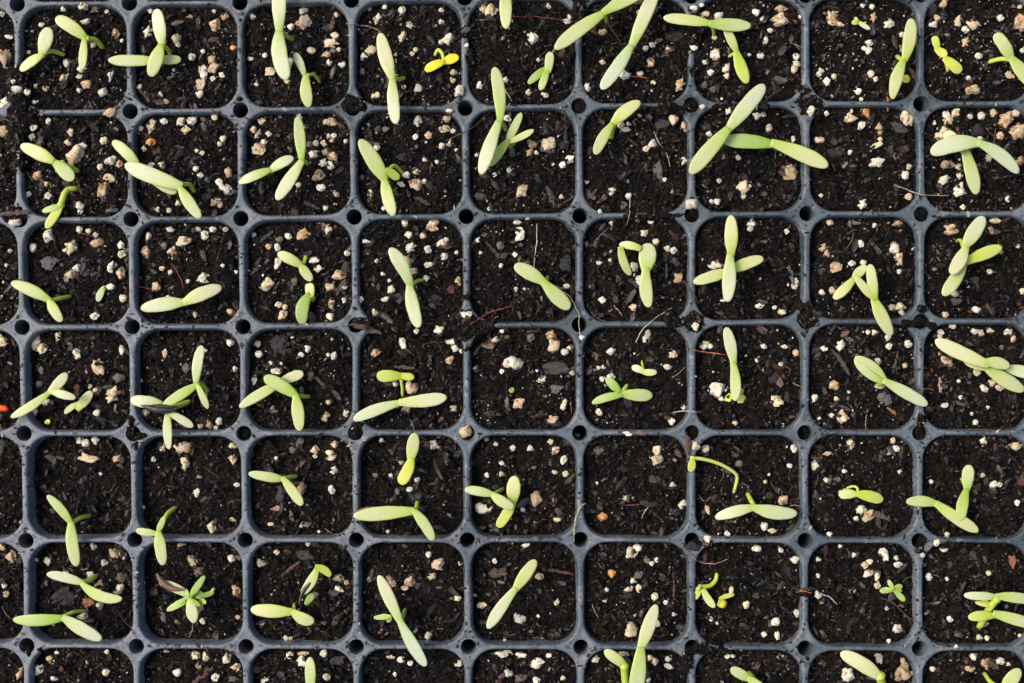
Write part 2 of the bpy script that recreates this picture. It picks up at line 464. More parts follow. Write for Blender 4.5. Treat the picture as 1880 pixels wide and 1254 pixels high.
def ring(offx, outer=False, f=None):
    """closed loop in cell-local pixels; offx moves the rounded outline outwards"""
    pts = []
    def corner(sx, sy):
        cxn = 0 if sx < 0 else CW; cyn = 0 if sy < 0 else CH
        out = []
        for k in range(NA + 1):
            th = (math.pi / 2) * k / NA
            if outer:
                x = cxn - sx * HOLE * math.cos(th); y = cyn - sy * HOLE * math.sin(th)
                out.append((x, y))
            else:
                rr = RAD + offx
                ccx = cxn - sx * (IX + RAD); ccy = cyn - sy * (IY + RAD)
                out.append((ccx + sx * rr * math.sin(th), ccy + sy * rr * math.cos(th)))
        return out     # from the horizontal edge side to the vertical edge side
    TL = corner(-1, -1); TR = corner(1, -1); BR = corner(1, 1); BL = corner(-1, 1)
    def seg(a, b_): return [(a[0] + (b_[0] - a[0]) * k / NE, a[1] + (b_[1] - a[1]) * k / NE) for k in range(1, NE)]
    loop = TR + seg(TR[-1], BR[-1]) + BR[::-1] + seg(BR[0], BL[0]) + BL + seg(BL[-1], TL[-1]) + TL[::-1] + seg(TL[0], TR[0])
    return loop

O_ = ring(0, True); I2 = ring(2.2)
def lerp(a, b_, t_): return [(p[0] + (q[0] - p[0]) * t_, p[1] + (q[1] - p[1]) * t_) for p, q in zip(a, b_)]
RINGS = [(O_, 0.00000), (lerp(O_, I2, .4), -0.00002), (lerp(O_, I2, .75), -0.00012), (I2, -.00036), (ring(1.2), -.00080), (ring(.3), -.0015), (ring(0), -.0024), (ring(-.8), -.004), (ring(-6), -.02), (ring(-14), -.045)]
nl = len(O_); z0_ = [r_[1] for r_ in RINGS]
cells = {}
for j in range(NR - 1):
    for i in range(NC - 1):
        vs = []
        for lp, z in RINGS:
            lx = np.array([p[0] for p in lp]) / CW; ly = np.array([p[1] for p in lp]) / CH
            lx = np.clip(lx, 0, .99999); ly = np.clip(ly, 0, .99999)
            x, y = gmap(i + lx, j + ly)
            for kk, (a, b_) in enumerate(zip(x, y)):
                if len(vs) < 3 * nl:      # shallow plate round each hole, a bead along the rim of the cell
                    dh = math.hypot(min(lp[kk][0], CW - lp[kk][0]), min(lp[kk][1], CH - lp[kk][1]))
                    z = z0_[len(vs) // nl] - (.00035, .00032, .00002)[len(vs) // nl] * max(0, min(1, (46 - dh) / 16))
                wz = .00022 * math.sin(a * .013 + b_ * .004) + .00015 * math.sin(b_ * .021)
                vs.append(((a - CX) * U, (CY - b_) * U, z + wz + ZT))
        fs = []
        for r_ in range(len(RINGS) - 1):
            for k in range(nl):
                k2 = (k + 1) % nl
                fs.append((r_ * nl + k, (r_ + 1) * nl + k, (r_ + 1) * nl + k2, r_ * nl + k2))
        fs.append(tuple((len(RINGS) - 1) * nl + k for k in range(nl)))
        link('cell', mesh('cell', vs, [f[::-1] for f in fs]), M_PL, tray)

sv, sf = [], []
SLV = [(14.5, -.00004), (14.0, -.0002), (13.6, -.0007), (13.3, -.002), (12.2, -.012), (11.5, -.030)]
for r_, z in SLV:
    for k in range(40):
        th = 2 * math.pi * k / 40; sv.append((r_ * U * math.cos(th), r_ * U * math.sin(th), z))
for q in range(len(SLV) - 1):
    for k in range(40):
        k2 = (k + 1) % 40; sf.append((q * 40 + k, q * 40 + k2, (q + 1) * 40 + k2, (q + 1) * 40 + k))
sleeve = mesh('hole_sleeve', sv, [f[::-1] for f in sf])
for j in range(NR):
    for i in range(NC):
        if i in (0, NC - 1) or j in (0, NR - 1): continue
        a, b_ = NX[j, i], NY[j, i]
        wz = .00022 * math.sin(a * .013 + b_ * .004) + .00015 * math.sin(b_ * .021)
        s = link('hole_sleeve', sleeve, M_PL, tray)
        s.location = ((a - CX) * U, (CY - b_) * U, ZT + wz - .00035)

# ------------------------------------------------------------------ soil sheet
X0, X1, Y0, Y1, ST = -165, 1893, -195, 1383, 2.4
gx = np.arange(X0, X1, ST); gy = np.arange(Y0, Y1, ST)
GX, GY = np.meshgrid(gx, gy)
Z, SD, SP = soil_exact(GX, GY)
Z = Z + 0.00028 * rng.normal(size=Z.shape).clip(-2, 2)
keep = (SD < 1.5) | (Z > -.0005) | ((SP > .25) & (SD > 1))
nr_, nc_ = GX.shape
idx = np.arange(nr_ * nc_).reshape(nr_, nc_)
k4 = keep[:-1, :-1] & keep[1:, :-1] & keep[:-1, 1:] & keep[1:, 1:]
Fq = np.stack([idx[1:, :-1][k4], idx[1:, 1:][k4], idx[:-1, 1:][k4], idx[:-1, :-1][k4]], 1)
used = np.zeros(nr_ * nc_, bool); used[Fq.ravel()] = True
remap = np.cumsum(used) - 1
jx = GX + rng.uniform(-.5, .5, GX.shape); jy = GY + rng.uniform(-.5, .5, GX.shape)
V = np.stack([(jx - CX) * U, (CY - jy) * U, Z], -1).reshape(-1, 3)[used]
tag(link('potting_soil', mesh_np('potting_soil', V, remap[Fq], True), M_SO), 'dark moist peat potting soil filling the tray cells', kind='stuff')

# ------------------------------------------------------------------ crumbs, fibres, specks
def scatter_pts(n, x0=-160, x1=1890, y0=-120, y1=1350, on='soil'):
    px = rng.uniform(x0, x1, n); py = rng.uniform(y0, y1, n)
    z, sd, sp = soil(px, py)
    if on == 'soil': k = (sd < -1.5) | (z > -.0004)
    else:
        gi, gj = ginv(px, py); fx = np.abs(gi - np.round(gi)) * CW; fy = np.abs(gj - np.round(gj)) * CH
        k = (sd > 0) & (np.hypot(fx, fy) > HOLE + 1) & (z < 0)
        z = np.where(sd < 2.5, -.0002, 0.0) + .0001
    px, py, z, sd, sp = px[k], py[k], z[k], sd[k], sp[k]
    return px, py, z, sd, sp

def W3(px, py, z): return np.stack([(px - CX) * U, (CY - py) * U, z], -1)

def crumb_col(n, bright=1.0):
    c0 = np.array([.0022, .0018, .0016]); c1 = np.array([.036, .024, .017]); c2 = np.array([.22, .185, .16]); c3 = np.array([.060, .024, .015])
    u = rng.random(n)[:, None]; t_ = rng.random(n)[:, None]
    c = c0 + (c1 - c0) * t_ ** 2.5
    c = np.where(u > .90, c2 * (.12 + 1.0 * t_ ** 2), c); c = np.where((u > .82) & (u <= .90), c3 * (.6 + .8 * t_), c)
    return c * bright

def patch(px, py):     # drier and wetter, darker patches of peat
    return np.clip(.85 + .75 * fbm(px, py, 45, 88, 2), .25, 1.6)[:, None]
px, py, z, sd, sp = scatter_pts(62000)
n = len(px); s = (0.00018 + 0.00085 * rng.random(n) ** 3.2)
scl = np.stack([s * rng.uniform(.7, 1.6, n), s * rng.uniform(.5, 1.0, n), s * rng.uniform(.35, .8, n)], -1)
shp0 = []
V0, F0 = ico(1)
for k in range(8):
    r = np.random.default_rng(k); shp0.append((V0 * (1 + .35 * r.normal(size=(len(V0), 1)).clip(-1.5, 1.5)), F0))
o = scatter('soil_crumbs', shp0, W3(px, py, z + s * .25), randrot(n), scl, crumb_col(n) * patch(px, py), M_CR, False)
tag(o, 'fine dark crumbs of peat strewn over the soil', kind='stuff')

px, py, z, sd, sp = scatter_pts(60000, on='rib')
k = rng.random(len(px)) < np.clip(.40 + .5 * fbm(px, py, 60, 77, 2), .08, 1) * .95
px, py, z = px[k], py[k], z[k]; n = len(px); s = 0.00014 + 0.00055 * rng.random(n) ** 2.8
scl = np.stack([s * rng.uniform(.7, 2.0, n), s * rng.uniform(.5, 1, n), s * .5], -1)
a = rng.uniform(0, 6.28, n); rz = np.zeros((n, 3, 3)); rz[:, 0, 0] = np.cos(a); rz[:, 0, 1] = -np.sin(a); rz[:, 1, 0] = np.sin(a); rz[:, 1, 1] = np.cos(a); rz[:, 2, 2] = 1
cc = crumb_col(n, .8)
pale = rng.random(n) < .07; cc[pale] = (.4, .34, .28)
o = scatter('rib_specks', shp0, W3(px, py, z), rz, scl, cc, M_CR, False)
tag(o, 'tiny dark soil specks stuck to the plastic ribs', kind='stuff')

# fibres
def fibres(name, n, ln, wd, label, cols, lift=.0006):
    px, py, z, sd, sp = scatter_pts(n); n = len(px)
    L = ln * rng.uniform(.4, 1.5, n); a = rng.uniform(0, 6.28, n); cv = rng.normal(0, .9, n)
    K = 6; sides = 3
    t_ = np.linspace(-.5, .5, K)[None, :]
    ang = a[:, None] + cv[:, None] * t_
    dx = np.cos(ang); dy = np.sin(ang)
    xs = np.cumsum(dx, 1) * (L / K)[:, None]; ys = np.cumsum(dy, 1) * (L / K)[:, None]
    xs -= xs[:, K // 2:K // 2 + 1]; ys -= ys[:, K // 2:K // 2 + 1]
    X = px[:, None] + xs; Y = py[:, None] + ys
    zz, s2, _ = soil(X, Y)
    zz = np.where(s2 > -1, np.maximum(zz, 0), zz)
    zz = .5 * zz + .5 * zz.mean(1, keepdims=True) + lift * rng.uniform(-.2, 1, n)[:, None] + rng.normal(0, .00015, zz.shape)
    r = (wd * rng.uniform(.5, 1.5, n))[:, None] * (1 - (2 * np.abs(t_)) ** 2 * .7)
    C3 = np.stack([(X - CX) * U, (CY - Y) * U, zz], -1)
    nx = -dy; ny = -dx
    V = []
    for k in range(sides):
        th = 2 * math.pi * k / sides + .5
        V.append(C3 + r[..., None] * (math.cos(th) * np.stack([nx, ny, np.zeros_like(nx)], -1) + math.sin(th) * np.array([0, 0, 1.0])))
    V = np.stack(V, 2)      # n,K,sides,3
    F = []
    for q in range(K - 1):
        for k in range(sides):
            k2 = (k + 1) % sides; F.append((q * sides + k, q * sides + k2, (q + 1) * sides + k2, (q + 1) * sides + k))
    F = np.array(F)[None] + (np.arange(n) * K * sides)[:, None, None]
    ci = rng.choice(len(cols), n, p=[c[3] for c in cols]); c = np.array([c[:3] for c in cols])[ci] * rng.uniform(.5, 1.3, (n, 1)) * patch(px, py)
    cc = np.ones((n, K * sides, 4)); cc[:, :, :3] = c[:, None, :]
    me = mesh_np(name, V.reshape(-1, 3), F.reshape(-1, 4), True, cc.reshape(-1, 4))
    tag(link(name, me, M_FI), label, kind='stuff')
fibres('peat_fibres', 17000, 14, .00008, 'short fine brown peat fibres matted over the soil',
       [(.010, .007, .006, .30), (.035, .022, .015, .27), (.09, .07, .055, .24), (.07, .025, .016, .09), (.22, .18, .15, .10)])
fibres('bark_strands', 2600, 18, .00016, 'curved dark grey and brown bark strands in the peat',
       [(.012, .010, .009, .35), (.035, .030, .027, .30), (.08, .066, .056, .20), (.07, .028, .018, .15)])
fibres('fine_roots', 620, 38, .00007, 'long fine brown and pale root hairs lying on the soil',
       [(.05, .03, .02, .5), (.16, .11, .08, .25), (.13, .035, .02, .15), (.28, .22, .16, .10)])

# flakes of half-rotted bark in the peat, a few millimetres long
shpf = []
for k in range(10):
    r = np.random.default_rng(50 + k); V_, F_ = ico(2)
    off = Vector((k * 3.7, 1, 2)); d_ = np.array([mnoise.noise(Vector(p) * 2.2 + off) for p in V_])
    shpf.append((V_ * (1 + .55 * d_[:, None] + .12 * r.normal(size=(len(V_), 1)).clip(-2, 2)), F_))
px, py, z, sd, sp = scatter_pts(9500)
n = len(px); s = 0.00035 + 0.0014 * rng.random(n) ** 2.6
scl = np.stack([s * rng.uniform(.9, 2.0, n), s * rng.uniform(.4, .9, n), s * rng.uniform(.2, .4, n)], -1)
a = rng.uniform(0, 6.28, n); rz = np.zeros((n, 3, 3)); rz[:, 0, 0] = np.cos(a); rz[:, 0, 1] = -np.sin(a); rz[:, 1, 0] = np.sin(a); rz[:, 1, 1] = np.cos(a); rz[:, 2, 2] = 1
tl = rng.normal(0, .55, (n, 2)); rt = rz.copy(); rt[:, 2, 0] = tl[:, 0]; rt[:, 2, 1] = tl[:, 1]
pal = np.array([[.007, .006, .0055], [.022, .018, .0155], [.052, .043, .037], [.045, .022, .014], [.085, .050, .032], [.10, .086, .074]])
ci = rng.choice(6, n, p=[.34, .24, .14, .14, .08, .06])
o = scatter('bark_flakes', shpf, W3(px, py, z + s * .1), rt, scl, pal[ci] * rng.uniform(.6, 1.3, (n, 1)) * patch(px, py), M_CR, False)
tag(o, 'small dark grey and brown bark flakes mixed in the peat', kind='stuff')

# small perlite specks
px, py, z, sd, sp = scatter_pts(23000)
dens = np.clip(.45 + .6 * fbm(px, py, 110, 55, 2), .08, 1)
# fewer specks in the bare cells
gi, gj = ginv(px, py)
POOR = {(1, 5): .15, (2, 5): .4, (1, 6): .6, (2, 6): .4, (9, 6): .5, (3, 5): .4, (8, 6): .5, (9, 5): .6, (5, 5): .6, (6, 5): .6, (8, 2): .6}
RICH = {(0, 1): 2.6, (1, 1): 2.4, (2, 1): 1.8, (0, 2): 2.4, (1, 2): 2.0, (3, 1): 1.8, (4, 1): 1.8, (3, 2): 1.5, (7, 1): 1.8, (8, 1): 2.0, (9, 1): 2.6, (9, 2): 2.0, (0, 3): 1.6, (3, 3): 1.5, (4, 3): 1.6, (0, 7): 1.4, (9, 7): 1.5}
POOR.update(RICH)
pf = np.array([POOR.get((int(a), int(b_)), 1.0) for a, b_ in zip(gi, gj)]) * .5
k = rng.random(len(px)) < dens * pf
px, py, z = px[k], py[k], z[k]; n = len(px); s = 0.00012 + 0.00040 * rng.random(n) ** 3.2
scl = s[:, None] * rng.uniform(.6, 1.2, (n, 3))
t_ = rng.random((n, 1)); cc = np.array([.62, .48, .31]) * t_ + np.array([.70, .68, .62]) * (1 - t_)
cc *= rng.uniform(.35, 1.1, (n, 1))
o = scatter('perlite_specks', shp0, W3(px, py, z + s * .4), randrot(n), scl, cc, M_PS, False)
tag(o, 'tiny pale perlite specks sprinkled through the soil', kind='stuff')

# ------------------------------------------------------------------ perlite lumps seen in the photograph
# tile column, tile row : x y w [h] colour ...   (w white, c cream, t tan, o orange, b greyish brown)
PERL = {
(0, 0): '28 330 70 110 t,30 720 75 65 t,460 130 80 35 w,230 140 30 w,640 190 50 60 t,670 225 25 w,350 50 25 w,455 35 60 45 w,530 45 60 60 t,590 65 25 c,515 250 35 c,160 290 25 w,370 350 35 45 w,350 430 50 40 c,440 425 35 c,455 375 55 45 w,478 465 60 45 t,440 500 30 c,570 510 50 45 w,605 420 35 70 w,255 490 35 t,195 475 25 w,75 450 30 w,95 495 60 45 w,150 510 40 w,190 565 25 w,25 570 70 60 w,50 205 45 25 w,15 80 30 w,820 180 55 60 w,830 60 35 w,975 215 50 50 c,985 248 30 w,1050 100 45 t,1185 140 60 75 t,1240 90 50 40 t,1180 65 25 c,1285 265 30 o,1060 315 40 w,1120 285 25 w,960 385 22 w,1170 330 50 50 t,1180 375 60 60 t,1120 385 55 50 w,1125 415 40 w,1105 470 60 80 c,1100 520 45 w,1175 435 30 w,1225 415 35 w,770 480 30 w,885 520 30 w,910 560 40 30 t,1380 325 30 w,1395 90 35 w,605 620 70 50 t,265 670 35 40 c,180 705 50 w,180 755 45 w,390 730 35 45 c,640 715 25 t,575 775 45 c,375 785 50 40 c,460 805 45 w,415 860 85 115 c,610 885 60 w,660 905 45 c,555 920 35 c,210 975 60 55 t,255 1015 30 c,610 975 80 55 c,570 1050 65 85 t,445 1135 45 w,445 1165 30 w,270 1080 40 w,160 1070 30 w,85 1225 70 40 w,835 700 50 90 c,775 710 30 c,905 670 40 w,1000 670 50 w,1060 665 55 w,1025 715 60 45 c,1185 650 35 c,1125 660 40 25 b,835 785 60 45 o,795 820 30 w,1230 765 35 c,1210 790 25 w,1115 845 30 c,1085 830 25 w,885 920 50 c,835 915 40 c,1080 930 30 w,1105 965 35 w,1260 950 40 55 t,1210 1005 40 w,1250 1045 85 60 w,1190 1110 60 45 c,1215 1130 35 w,870 1155 30 w,925 1160 50 35 c,985 1120 30 c,1395 715 40 t,1400 820 25 w',
(1, 0): '260 60 60 45 w,270 125 75 80 c,235 130 30 o,195 150 35 w,445 85 30 t,435 200 45 40 c,415 240 85 55 c,455 275 30 c,305 280 45 35 c,388 300 60 40 t,405 345 30 w,475 355 38 w,50 305 32 w,80 395 65 45 c,185 350 45 70 w,175 450 40 25 t,5 465 25 w,625 50 25 w,710 40 25 w,805 60 40 w,675 105 60 55 w,855 140 52 40 w,805 200 40 65 c,1020 60 30 c,1022 118 30 c,1060 215 70 60 w,1020 235 30 w,635 280 65 60 c,598 312 40 45 w,655 525 60 40 c,880 275 30 c,860 298 30 c,895 485 45 w,815 480 25 w,1085 400 40 35 t,1082 445 40 50 c,1120 498 55 60 w,1160 250 22 w,1300 60 75 80 c,1250 40 40 80 t,1235 470 35 45 w,1385 655 45 w,1375 440 30 w,30 668 50 38 c,70 740 35 w,10 740 35 60 c,20 820 80 60 c,45 785 35 c,235 650 45 50 w,268 700 22 w,410 675 80 55 t,330 790 30 w,375 790 40 c,300 795 35 b,320 850 50 w,385 840 45 50 t,425 865 55 50 t,370 900 50 45 w,410 912 40 50 w,405 750 30 w,428 750 30 w,418 778 28 t,495 778 25 w,350 965 65 70 t,235 1020 30 c,360 1035 50 38 w,440 1065 45 50 c,385 1145 30 w,895 670 50 65 w,880 755 30 w,930 880 28 w,997 892 25 w,1050 660 45 t,1040 710 60 40 c,1085 722 35 w,950 745 45 t,1070 785 45 c,1025 805 35 c,1100 825 25 w,885 950 50 40 t,828 965 40 w,800 1015 45 30 w,880 1015 75 65 c,925 1000 30 c,635 1060 40 55 c,665 815 35 w,705 1150 25 w,380 1240 80 35 t,975 1235 70 40 c,820 1230 35 w,1285 1150 22 w,1395 940 30 w,1315 965 25 w,1215 855 20 w,1065 610 40 20 w,710 715 50 30 b',
(2, 0): '115 200 70 85 w,320 95 30 w,300 120 50 30 w,200 35 30 w,145 330 20 w,90 510 30 c,180 525 40 30 c,415 485 35 50 w,415 465 20 w,500 180 45 35 t,498 345 30 t,700 70 30 w,770 250 35 w,735 268 30 w,855 270 25 w,760 345 50 50 c,705 408 35 w,620 410 65 60 w,778 458 28 c,925 470 55 75 t,1000 45 40 25 w,1045 30 25 w,1065 80 45 30 c,1140 90 50 w,1345 70 45 w,1385 110 40 w,1395 230 40 50 w,1000 265 45 30 w,1115 210 30 c,1118 305 60 55 w,1305 303 22 w,1368 308 45 38 w,1060 345 25 w,1090 400 40 w,1180 380 50 w,1180 420 35 c,1155 545 15 w,1195 605 35 55 w,1345 640 45 40 w,1385 630 30 w,1048 590 30 w,200 795 78 80 c,110 795 55 50 t,100 840 50 45 t,135 840 25 w,318 885 45 55 w,280 908 40 w,55 1050 65 70 c,275 1085 28 c,410 1000 28 w,225 905 20 w,600 690 40 c,645 685 30 w,625 715 50 30 c,545 750 30 w,705 635 25 t,740 820 40 30 c,775 795 55 50 w,890 650 50 75 c,950 700 40 60 c,945 885 40 50 w,840 990 25 w,638 997 18 w,550 1050 48 52 w,643 1080 35 w,990 1125 75 60 w,1085 740 35 w,1245 868 28 w,1140 995 28 c,1270 1045 70 90 c,1100 1112 30 w,1130 1112 35 w,1305 1025 30 c,485 1165 25 w,545 1230 25 w,765 1222 35 20 w,1320 1230 50 w,30 1225 45 30 w',
(3, 0): '75 50 70 40 t,65 110 100 75 c,10 170 30 w,178 95 22 w,155 315 40 w,155 355 40 w,143 385 35 45 t,360 105 80 75 c,400 135 40 30 c,375 60 30 c,520 30 28 w,572 38 28 w,580 95 40 50 t,665 130 55 50 w,553 240 42 w,530 268 30 w,550 280 40 w,293 388 28 w,280 410 35 30 w,362 422 28 c,322 448 42 w,565 410 35 40 c,590 438 28 w,492 505 45 35 w,512 548 22 w,350 530 25 w,735 190 30 w,965 30 45 55 t,930 100 35 35 t,915 135 60 35 w,1050 115 45 60 c,1085 165 40 w,1135 135 80 65 c,1275 102 42 38 w,1385 125 65 95 t,1085 235 50 60 t,1158 310 40 w,1105 430 28 w,1120 500 80 55 t,1330 415 50 40 t,1400 280 30 w,1385 40 25 t,238 612 50 60 w,322 625 25 w,445 655 90 60 c,515 692 42 48 w,458 612 22 w,545 625 70 55 o,612 710 50 65 c,615 770 28 c,760 655 75 100 c,780 665 30 60 t,135 770 28 40 w,282 770 55 40 c,120 948 75 80 t,595 892 85 55 w,452 840 25 w,755 965 40 w,775 920 30 c,520 1125 50 55 w,772 1085 38 t,290 1078 25 w,5 705 35 45 c,980 635 45 w,1030 622 50 c,1000 670 60 c,975 720 60 50 c,945 755 50 60 c,1170 640 40 w,1110 645 30 w,1240 625 40 t,1298 660 85 85 t,1360 625 45 40 c,1370 725 95 85 t,1275 750 40 40 t,1165 765 28 w,1215 870 45 45 c,1385 890 60 60 t,975 905 45 t,1010 905 40 t,1050 920 40 c,970 990 65 50 w,1055 1045 65 80 w,1055 970 35 c,1320 1095 30 w,1070 1142 30 w,915 680 22 w,335 1225 40 c,710 1235 65 40 t,1250 1215 60 30 c,590 1240 30 w,1000 1250 60 30 c',
(0, 1): '270 45 55 75 w,390 110 85 75 c,185 112 35 50 w,390 262 60 60 c,425 225 45 50 w,620 215 50 65 w,665 250 50 70 c,668 95 42 w,675 148 45 c,610 325 48 35 w,525 488 48 38 w,680 390 40 c,540 85 75 50 t,528 42 30 w,58 128 25 c,38 208 22 w,440 10 35 w,490 20 30 c,805 135 48 70 t,820 50 30 45 w,1015 75 80 60 c,955 148 55 95 c,1133 42 55 60 w,1085 8 45 30 c,1175 10 40 30 w,940 10 50 30 w,1245 10 30 w,905 100 40 40 b,895 225 30 c,938 245 32 w,1125 280 75 70 w,860 325 50 50 c,1038 293 28 w,1228 210 22 w,1300 245 22 w,1270 462 40 30 t,1080 480 30 c,932 390 30 w,20 640 55 110 c,200 632 55 80 w,238 668 60 65 c,320 600 35 55 c,420 695 55 60 w,540 770 70 80 c,675 675 35 50 w,625 920 80 90 c,255 962 60 38 w,195 1010 35 45 w,535 1020 35 w,495 875 30 t,525 895 25 w,655 830 70 50 b,230 785 30 50 b,220 860 40 b,910 690 30 50 t,1270 635 45 38 w,1130 675 28 w,1030 770 50 60 b,1298 775 28 w,778 845 18 w,1208 1065 38 42 w,1155 1082 40 50 t,1105 1092 40 28 c,1192 1100 25 w,805 1020 40 40 c,445 1165 45 w,475 1185 40 w,530 1170 45 w,1010 1210 100 60 c,905 1215 50 40 c,1285 1200 40 30 c,1400 840 30 60 w,1400 40 25 w',
(1, 1): '258 38 85 65 t,402 15 42 w,178 48 38 w,130 65 40 b,118 110 32 45 w,72 105 35 t,122 195 42 65 w,60 310 80 70 c,320 180 60 35 w,345 225 55 38 w,465 262 80 60 t,502 138 32 w,410 325 50 45 c,415 415 45 60 t,150 480 48 55 c,125 425 40 35 c,160 435 35 t,410 490 42 w,485 403 35 w,575 395 35 w,210 300 40 60 b,842 42 42 w,920 45 38 c,1028 85 62 62 w,855 110 60 55 w,610 75 45 20 w,840 190 80 75 t,870 240 50 40 c,948 120 42 w,1035 162 40 w,952 205 50 30 w,940 280 35 w,1110 300 42 55 c,1105 138 22 w,665 182 28 w,618 138 20 w,700 255 28 w,735 292 22 w,745 342 45 w,715 395 55 28 w,658 468 32 45 c,885 570 30 w,1010 565 55 45 w,970 5 70 30 t,1225 70 30 w,1350 208 25 w,1240 138 22 w,1345 100 40 45 b,808 638 38 60 w,662 690 55 45 t,1065 730 45 50 t,1095 665 42 w,1085 630 35 w,1132 678 25 w,1145 478 38 w,1175 475 35 w,1060 630 30 w,430 705 35 48 w,398 700 22 w,250 698 35 w,285 668 32 40 w,18 698 40 w,112 792 58 42 w,85 745 25 w,140 748 18 w,10 640 40 t,385 1040 48 55 c,495 1022 45 w,400 962 28 t,858 880 70 75 c,825 1008 50 48 c,1082 1000 50 45 c,765 860 30 c,1155 1125 65 70 t,1390 740 55 60 w,1355 790 30 w,1208 778 25 w,695 1172 30 w,978 1195 45 50 w,435 1190 45 c,205 1220 45 40 b,325 1225 50 50 c,410 1240 50 30 c,1320 1190 30 w,1270 1165 25 c,1320 620 50 45 c,1355 572 25 w',
(2, 1): '45 45 62 58 w,15 150 30 w,40 5 40 20 w,735 25 50 48 w,792 78 35 35 c,480 192 35 28 w,548 128 25 t,540 180 20 w,855 118 38 c,890 125 35 w,672 230 50 75 w,700 290 35 55 w,302 322 42 28 w,22 340 25 w,68 338 18 w,915 280 55 55 t,665 440 45 38 c,495 400 40 38 w,790 210 20 w,1115 205 75 48 w,1365 430 50 28 w,1165 400 40 25 w,1310 8 30 w,230 652 75 75 c,290 685 42 38 w,315 662 28 w,215 590 55 50 t,745 595 50 70 w,545 682 50 40 w,888 695 45 45 c,855 768 38 w,478 768 28 w,505 768 25 w,1008 545 40 45 w,385 605 30 w,20 745 80 75 w,160 842 62 48 w,330 800 32 t,545 822 45 35 w,500 835 35 w,285 975 28 60 c,225 1058 60 45 t,38 965 65 60 t,878 1068 38 w,480 1015 38 c,945 988 30 w,1125 895 85 85 w,1155 945 38 w,1060 650 55 50 w,1092 655 28 w,1385 655 30 w,1228 1078 30 t,1350 730 22 w,1015 1200 42 45 c,1065 1218 40 c,800 1230 50 50 c,105 1215 38 w,240 1225 45 c,212 1180 35 c,5 1212 35 w,480 1228 60 50 b,105 605 40 b,635 1135 50 25 w,715 1130 60 25 b',
(3, 1): '100 22 30 w,300 110 52 45 t,325 142 32 40 t,370 218 70 55 t,508 90 35 42 w,458 198 40 w,525 195 35 c,695 110 55 60 w,720 170 50 70 c,793 115 22 w,722 242 28 w,298 355 32 w,150 293 35 w,145 320 40 c,75 465 45 30 c,35 440 25 w,355 345 40 t,680 440 38 c,720 435 45 40 c,745 435 30 c,735 470 28 35 w,1010 20 75 50 t,1220 15 50 45 t,1220 242 35 28 w,1025 365 42 35 w,1145 452 55 35 w,1375 100 30 c,1400 350 35 c,975 480 35 t,1015 540 38 w,950 575 40 30 w,945 600 30 w,1138 568 45 35 w,1170 580 35 c,1225 565 40 28 c,1322 572 48 45 w,1352 612 28 38 t,90 655 38 22 c,150 688 42 40 t,68 755 32 w,308 665 38 32 w,395 650 48 60 w,415 640 25 t,665 652 35 w,770 640 45 w,605 735 32 w,752 760 30 t,590 575 35 w,660 605 35 w,550 575 25 w,360 868 55 55 t,378 942 28 c,255 938 35 42 w,45 955 62 65 c,615 875 50 28 w,408 1040 62 75 c,348 1035 30 w,285 1048 28 w,968 725 100 70 t,1188 885 48 52 w,1148 798 38 c,1230 855 40 t,1275 880 50 35 c,1048 845 20 w,1060 935 28 w,970 980 40 28 w,1210 990 22 w,1122 1025 20 w,1140 1072 30 w,455 1190 50 60 c,698 1218 45 38 w,665 1240 35 w,685 1172 30 c,140 1215 35 45 w,325 1245 45 25 t,1185 1180 40 55 w,1360 1200 75 50 c',
(0, 2): '490 18 115 45 c,650 18 60 40 t,1018 48 55 70 c,1285 22 45 55 c,850 20 28 w,555 102 20 w,1085 205 38 50 w,1305 162 32 w,1165 395 50 65 w,1285 352 38 25 t,790 285 22 w,200 578 32 42 w,265 582 38 50 c,65 560 60 75 t,15 505 35 40 c,25 715 35 w,35 765 35 t,518 498 38 45 w,635 538 60 50 t,682 550 38 50 w,582 590 45 38 w,495 662 50 42 w,365 650 35 c,555 712 60 55 t,665 725 42 w,670 670 65 60 b,650 750 50 40 t,545 825 25 w,460 890 65 50 w,1062 578 52 58 c,1275 568 38 42 w,1095 640 60 45 b,1300 740 45 70 t,792 700 20 w,1118 912 35 w,905 880 25 b,1310 890 28 t,108 1200 35 70 t,218 1178 52 60 w,302 1225 40 w,585 1195 40 c,590 1080 28 w,275 1118 35 t,315 1085 28 w,1070 1100 65 45 c,1250 1115 55 55 w,1135 1105 35 55 c,980 1195 45 40 w,1300 1170 50 50 c,1190 1220 45 w,1285 1230 60 35 b,920 1078 38 20 c,1005 490 50 20 t',
(1, 2): '415 12 58 40 w,110 15 22 w,432 82 48 45 w,418 188 38 48 w,250 185 50 75 t,250 388 20 w,348 420 18 w,85 378 40 18 c,325 5 25 w,888 135 30 w,742 108 25 w,845 188 35 28 w,660 110 30 b,728 418 22 w,780 200 30 45 b,800 40 30 t,1255 290 92 62 w,1272 108 28 w,1352 42 28 w,1355 100 30 c,30 590 48 45 w,115 532 32 c,288 488 25 w,455 680 60 48 c,460 738 55 35 w,500 700 30 t,35 925 35 40 c,165 1005 32 w,190 1005 25 c,255 1140 60 75 w,188 1098 38 w,262 1090 65 25 t,375 1088 38 w,48 1235 50 w,390 1220 42 38 c,1005 605 72 80 c,970 665 50 40 t,850 692 60 55 c,820 730 40 30 c,952 545 32 w,1125 592 25 w,950 995 42 48 w,1112 785 40 30 c,1205 770 20 w,1245 825 60 38 c,745 1110 50 22 c,800 1125 42 35 w,850 1145 30 w,1115 1145 40 35 w,765 1205 25 w,1315 580 28 w,1365 1095 100 45 w,1390 1195 50 45 w,1370 1018 18 w,625 680 30 t',
